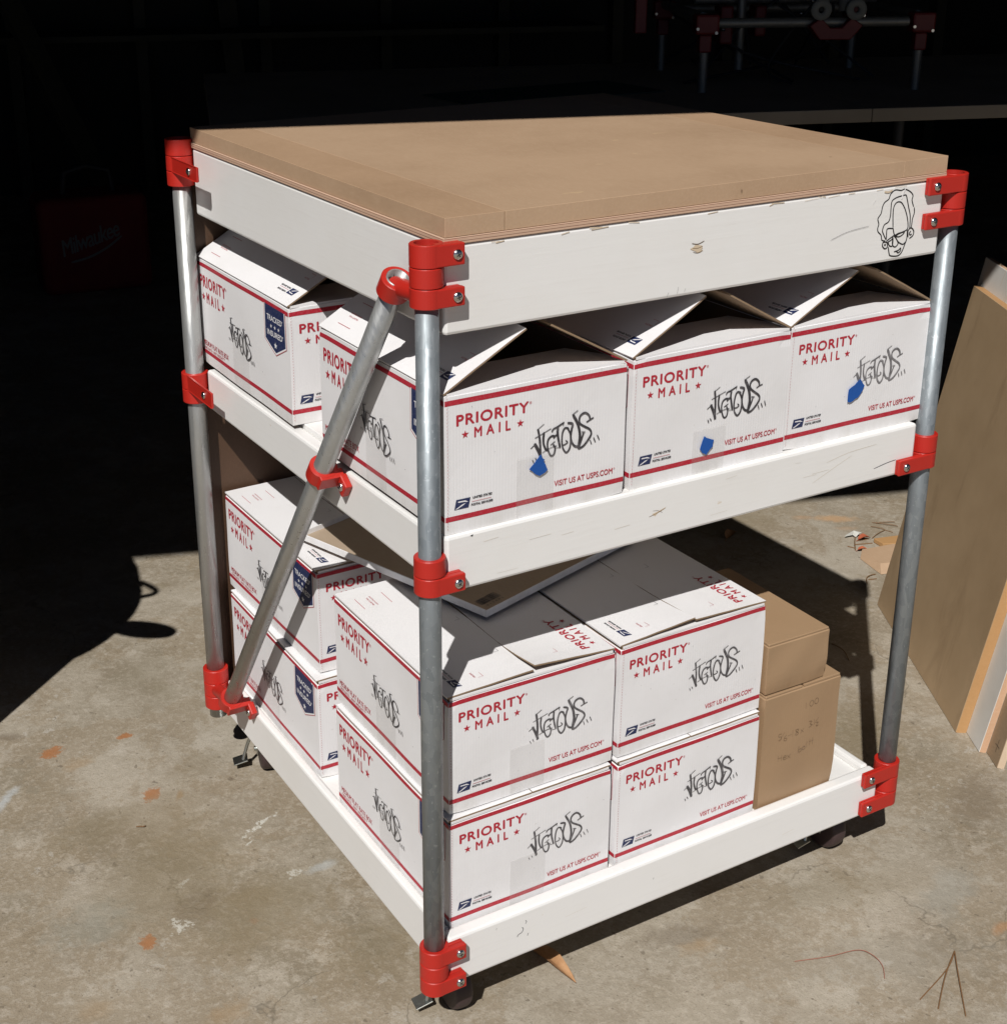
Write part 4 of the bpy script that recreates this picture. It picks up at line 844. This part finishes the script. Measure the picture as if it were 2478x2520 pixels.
def needle(label, chains, m=NEEDLE, r=.0007, name='pine_needle', grp='pine needles and twigs on the concrete'):
    q = MB()
    for ch in chains:
        pts = [(x,y,GZ+.0012+(.0022 if 0 < i < len(ch)-1 else 0)) for i, (x,y) in enumerate(ch)]
        if len(pts) > 2: 
            c2 = catmull([p[:2] for p in pts], 5); pts = [(x,y,GZ+.0012+.0022*sin(pi*i/(len(c2)-1))) for i, (x,y) in enumerate(c2)]
        q.tube(pts, r, m, 6)
    return tag(q.build(name), label, 'pine needle' if 'needle' in name else 'twig', grp)
needle('single long reddish pine needle curving like a hook on the foreground concrete', [[(.445,-.096),(.487,-.112),(.526,-.122),(.536,-.137),(.534,-.157),(.520,-.175)]], NEEDR, .00045)
needle('three dry pine needles joined at one end, at the lower right', [[(.633,-.184),(.597,-.204),(.530,-.223)],[(.633,-.184),(.585,-.212),(.537,-.245)],[(.633,-.184),(.605,-.214),(.556,-.270)]], NEEDLE, .0008)
needle('forked pine needles nearest the brown sheet beyond the cart', [[(1.522,.799),(1.495,.792),(1.467,.783)],[(1.522,.799),(1.516,.812),(1.509,.828)],[(1.522,.799),(1.527,.783)]])
needle('long crossing pine needles farthest back beside the brown sheet', [[(1.530,.834),(1.550,.826),(1.571,.819)],[(1.527,.842),(1.545,.815),(1.560,.800)]])
needle('dark twig arching up beside the foot of the brown sheet', [[(1.304,.635),(1.322,.652),(1.348,.656)],[(1.318,.645),(1.335,.640)]], NEEDLE, .001, 'twig')
needle('thin branching twig under the red brown leaves', [[(1.447,.810),(1.42,.785),(1.395,.758)],[(1.43,.79),(1.46,.785)],[(1.415,.778),(1.45,.765)],[(1.402,.765),(1.395,.78)]], NEEDLE, .0011, 'twig')
needle('short bent twig on the sunlit concrete under the left corner', [[(-.180,.595),(-.172,.588),(-.168,.590)]], NEEDLE, .0008, 'twig')
needle('pale twig curling on the lit patch beside the cart shadow', [[(1.055,.43),(1.07,.46),(1.072,.49)]], NEEDLE, .0008, 'twig')

# ================================================================ dim things inside the garage
bn = thing('workbench', 'long grey brown workbench at the back right with pipe legs', 'workbench', (.48,1.878,GZ), radians(-19.9))
q = MB(); q.box((0,0,.756),(1.5525,1.1,.788), BENCH, .002); q.box((1.5540,0,.756),(3.0,1.1,.788), BENCH, .002); q.build('bench_top', bn, False)
for (x,y) in ((.08,.06),(1.655,.06),(2.9,.06),(.08,1.02),(1.655,1.02),(2.9,1.02)): q = MB(); q.tube([(x,y,0),(x,y,.7555)], .0125, DLEG, 14); q.build('leg', bn, False)
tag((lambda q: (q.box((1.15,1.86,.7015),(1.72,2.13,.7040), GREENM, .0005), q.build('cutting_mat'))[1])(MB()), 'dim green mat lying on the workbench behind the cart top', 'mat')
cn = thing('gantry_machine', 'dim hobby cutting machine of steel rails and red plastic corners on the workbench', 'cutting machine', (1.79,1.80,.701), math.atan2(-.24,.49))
def cpart(name, fn):
    q = MB(); fn(q); return q.build(name, cn, False)
for (x,y) in ((0,0),(.56,0),(0,.52),(.56,.52)):
    cpart('foot_tube', lambda q: (q.tube([(x,y,0),(x,y,.10)], .0125, DULL, 12)))
    cpart('corner_block', lambda q: (q.box((x-.028,y-.025,.145),(x+.032,y+.025,.195), DREDP, .006), q.box((x-.016,y-.016,.1005),(x+.016,y+.016,.1445), DREDP, .004), q.tube([(x-.024,y-.027,.16),(x-.024,y+.03,.16)], .004, STEEL, 8), q.tube([(x+.024,y-.027,.15),(x+.024,y+.03,.15)], .004, STEEL, 8)))
for y in (0,.52): cpart('side_rail', lambda q: q.tube([(.0325,y,.172),(.5275,y,.172)], .0125, DULL, 14))
for x in (0,.56): cpart('cross_rail', lambda q: q.tube([(x,.0255,.185),(x,.4945,.185)], .0125, DULL, 14))
cpart('gantry_rail', lambda q: q.tube([(.03,.26,.215),(.53,.26,.215)], .0125, DULL, 14)); cpart('gantry_rail', lambda q: q.tube([(.28,.03,.240),(.28,.49,.240)], .0125, DULL, 14))
cpart('truck', lambda q: (q.prism([(.29,.13),(.37,.13),(.40,.165),(.37,.185),(.345,.16),(.315,.16),(.29,.185),(.262,.165)], -.012, .028, DREDP, Matrix(((1,0,0,0),(0,0,1,-.02),(0,1,0,0),(0,0,0,1))), .003)))
for dx in (-.045,.045): cpart('bearing_wheel', lambda q: q.lathe([(.008,0),(.026,0),(.026,.012),(.008,.012)], SMOKE, 20, Matrix.Translation((.33+dx,-.032,.205)) @ Matrix.Rotation(pi/2,4,'X'), closed=True))
cpart('spindle_tube', lambda q: q.tube([(.155,.24,.03),(.155,.24,.34)], .0125, DULL, 14)); cpart('spindle_tube', lambda q: (q.tube([(.30,.0,.20),(.30,.0,.33)], .017, SMOKE, 12), q.tube([(.36,.0,.20),(.355,.0,.33)], .017, SMOKE, 12)))
cpart('centre_block', lambda q: (q.box((.09,.20,.10),(.125,.28,.20), DREDP, .006), q.box((.185,.20,.12),(.215,.28,.20), DREDP, .006)))
for i in range(5): cpart('cable', lambda q: q.tube([(x,y,GZ*0+z) for x,y,z in catmull3([(random.uniform(-.1,.6),random.uniform(.1,.5),.006),(random.uniform(0,.5),random.uniform(.1,.5),.05+random.random()*.2),(random.uniform(0,.5),random.uniform(.2,.5),.15+random.random()*.2),(random.uniform(-.1,.6),.55,.01)])], .004, SLOT, 6))
for i in range(12): px_, pz_ = random.uniform(.02,.54), random.uniform(.12,.30); cpart('bolt', lambda q: q.lathe([(.006,0),(.006,.006),(0,.007)], STEEL, 8, Matrix.Translation((px_,random.uniform(.0,.4),pz_)) @ Matrix.Rotation(pi/2,4,'X')))
cpart('upright', lambda q: q.box((-.16,.10,.14),(-.13,.13,.42), DREDP, .003)); cpart('wire', lambda q: q.tube(catmull([(.10,.22,.08),(.04,.2,.02),(.02,.23,.07),(.09,.24,.05),(.05,.2,.01)],6) if False else [(.10,.22,.08),(.05,.2,.03),(.02,.22,.06),(.07,.24,.03),(.04,.2,.012)], .0025, SLOT, 6))
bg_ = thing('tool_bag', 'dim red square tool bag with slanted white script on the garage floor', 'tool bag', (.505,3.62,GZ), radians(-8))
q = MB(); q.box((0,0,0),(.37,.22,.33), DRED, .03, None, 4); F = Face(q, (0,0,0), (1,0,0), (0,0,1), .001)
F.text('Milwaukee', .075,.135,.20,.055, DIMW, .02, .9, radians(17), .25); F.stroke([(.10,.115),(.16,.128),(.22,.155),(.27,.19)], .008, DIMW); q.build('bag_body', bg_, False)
q = MB(); q.tube([(.10,.10,.325),(.11,.10,.40),(.185,.10,.42),(.26,.10,.40),(.27,.10,.325)], .011, SLOT, 8); q.build('handle', bg_, False)
def plank(label, a, b, wd, th, m=DSTUD):
    q = MB(); a = Vector(a); b = Vector(b); ax_ = (b-a); ln = ax_.length; M = Matrix.Translation(a) @ ax_.to_track_quat('Z','Y').to_matrix().to_4x4()
    q.box((-wd/2,-th/2,0),(wd/2,th/2,ln), m, .002, M); return tag(q.build('plank'), label, 'plank', 'planks leaning in the dark garage')
plank('dim plank leaning above the red tool bag', (1.02,4.30,GZ+.02), (.62,5.15,1.35), .10, .03); plank('dim upright plank behind the left end of the cart top', (1.78,4.9,GZ+.012), (1.78,5.3,1.9), .09, .03)
def jug(label, x, y):
    t = thing('plastic_jug', label, 'jug', (x,y,GZ), .3, 'jugs on the garage floor'); q = MB()
    q.lathe([(0,0),(.075,0),(.085,.01),(.085,.19),(.06,.24),(.026,.27),(.026,.29),(0,.29)], m_jug, 20); q.build('bottle', t, False)
    q = MB(); q.lathe([(.029,.286),(.029,.305),(0,.305)], DREDP, 16); q.build('cap', t, False)
    q = MB(); q.tube([(.06,0,.235),(.105,0,.21),(.10,0,.13),(.083,0,.11)], .011, m_jug, 8); q.build('handle', t, False)
m_jug = m_dark('cloudy_jug_plastic', (.30,.32,.29), (.42,.44,.40), 8)
jug('cloudy plastic jug with red cap, left of the pair behind the cart', 1.55, 4.55); jug('cloudy plastic jug with red cap, right of the pair behind the cart', 1.85, 4.45)
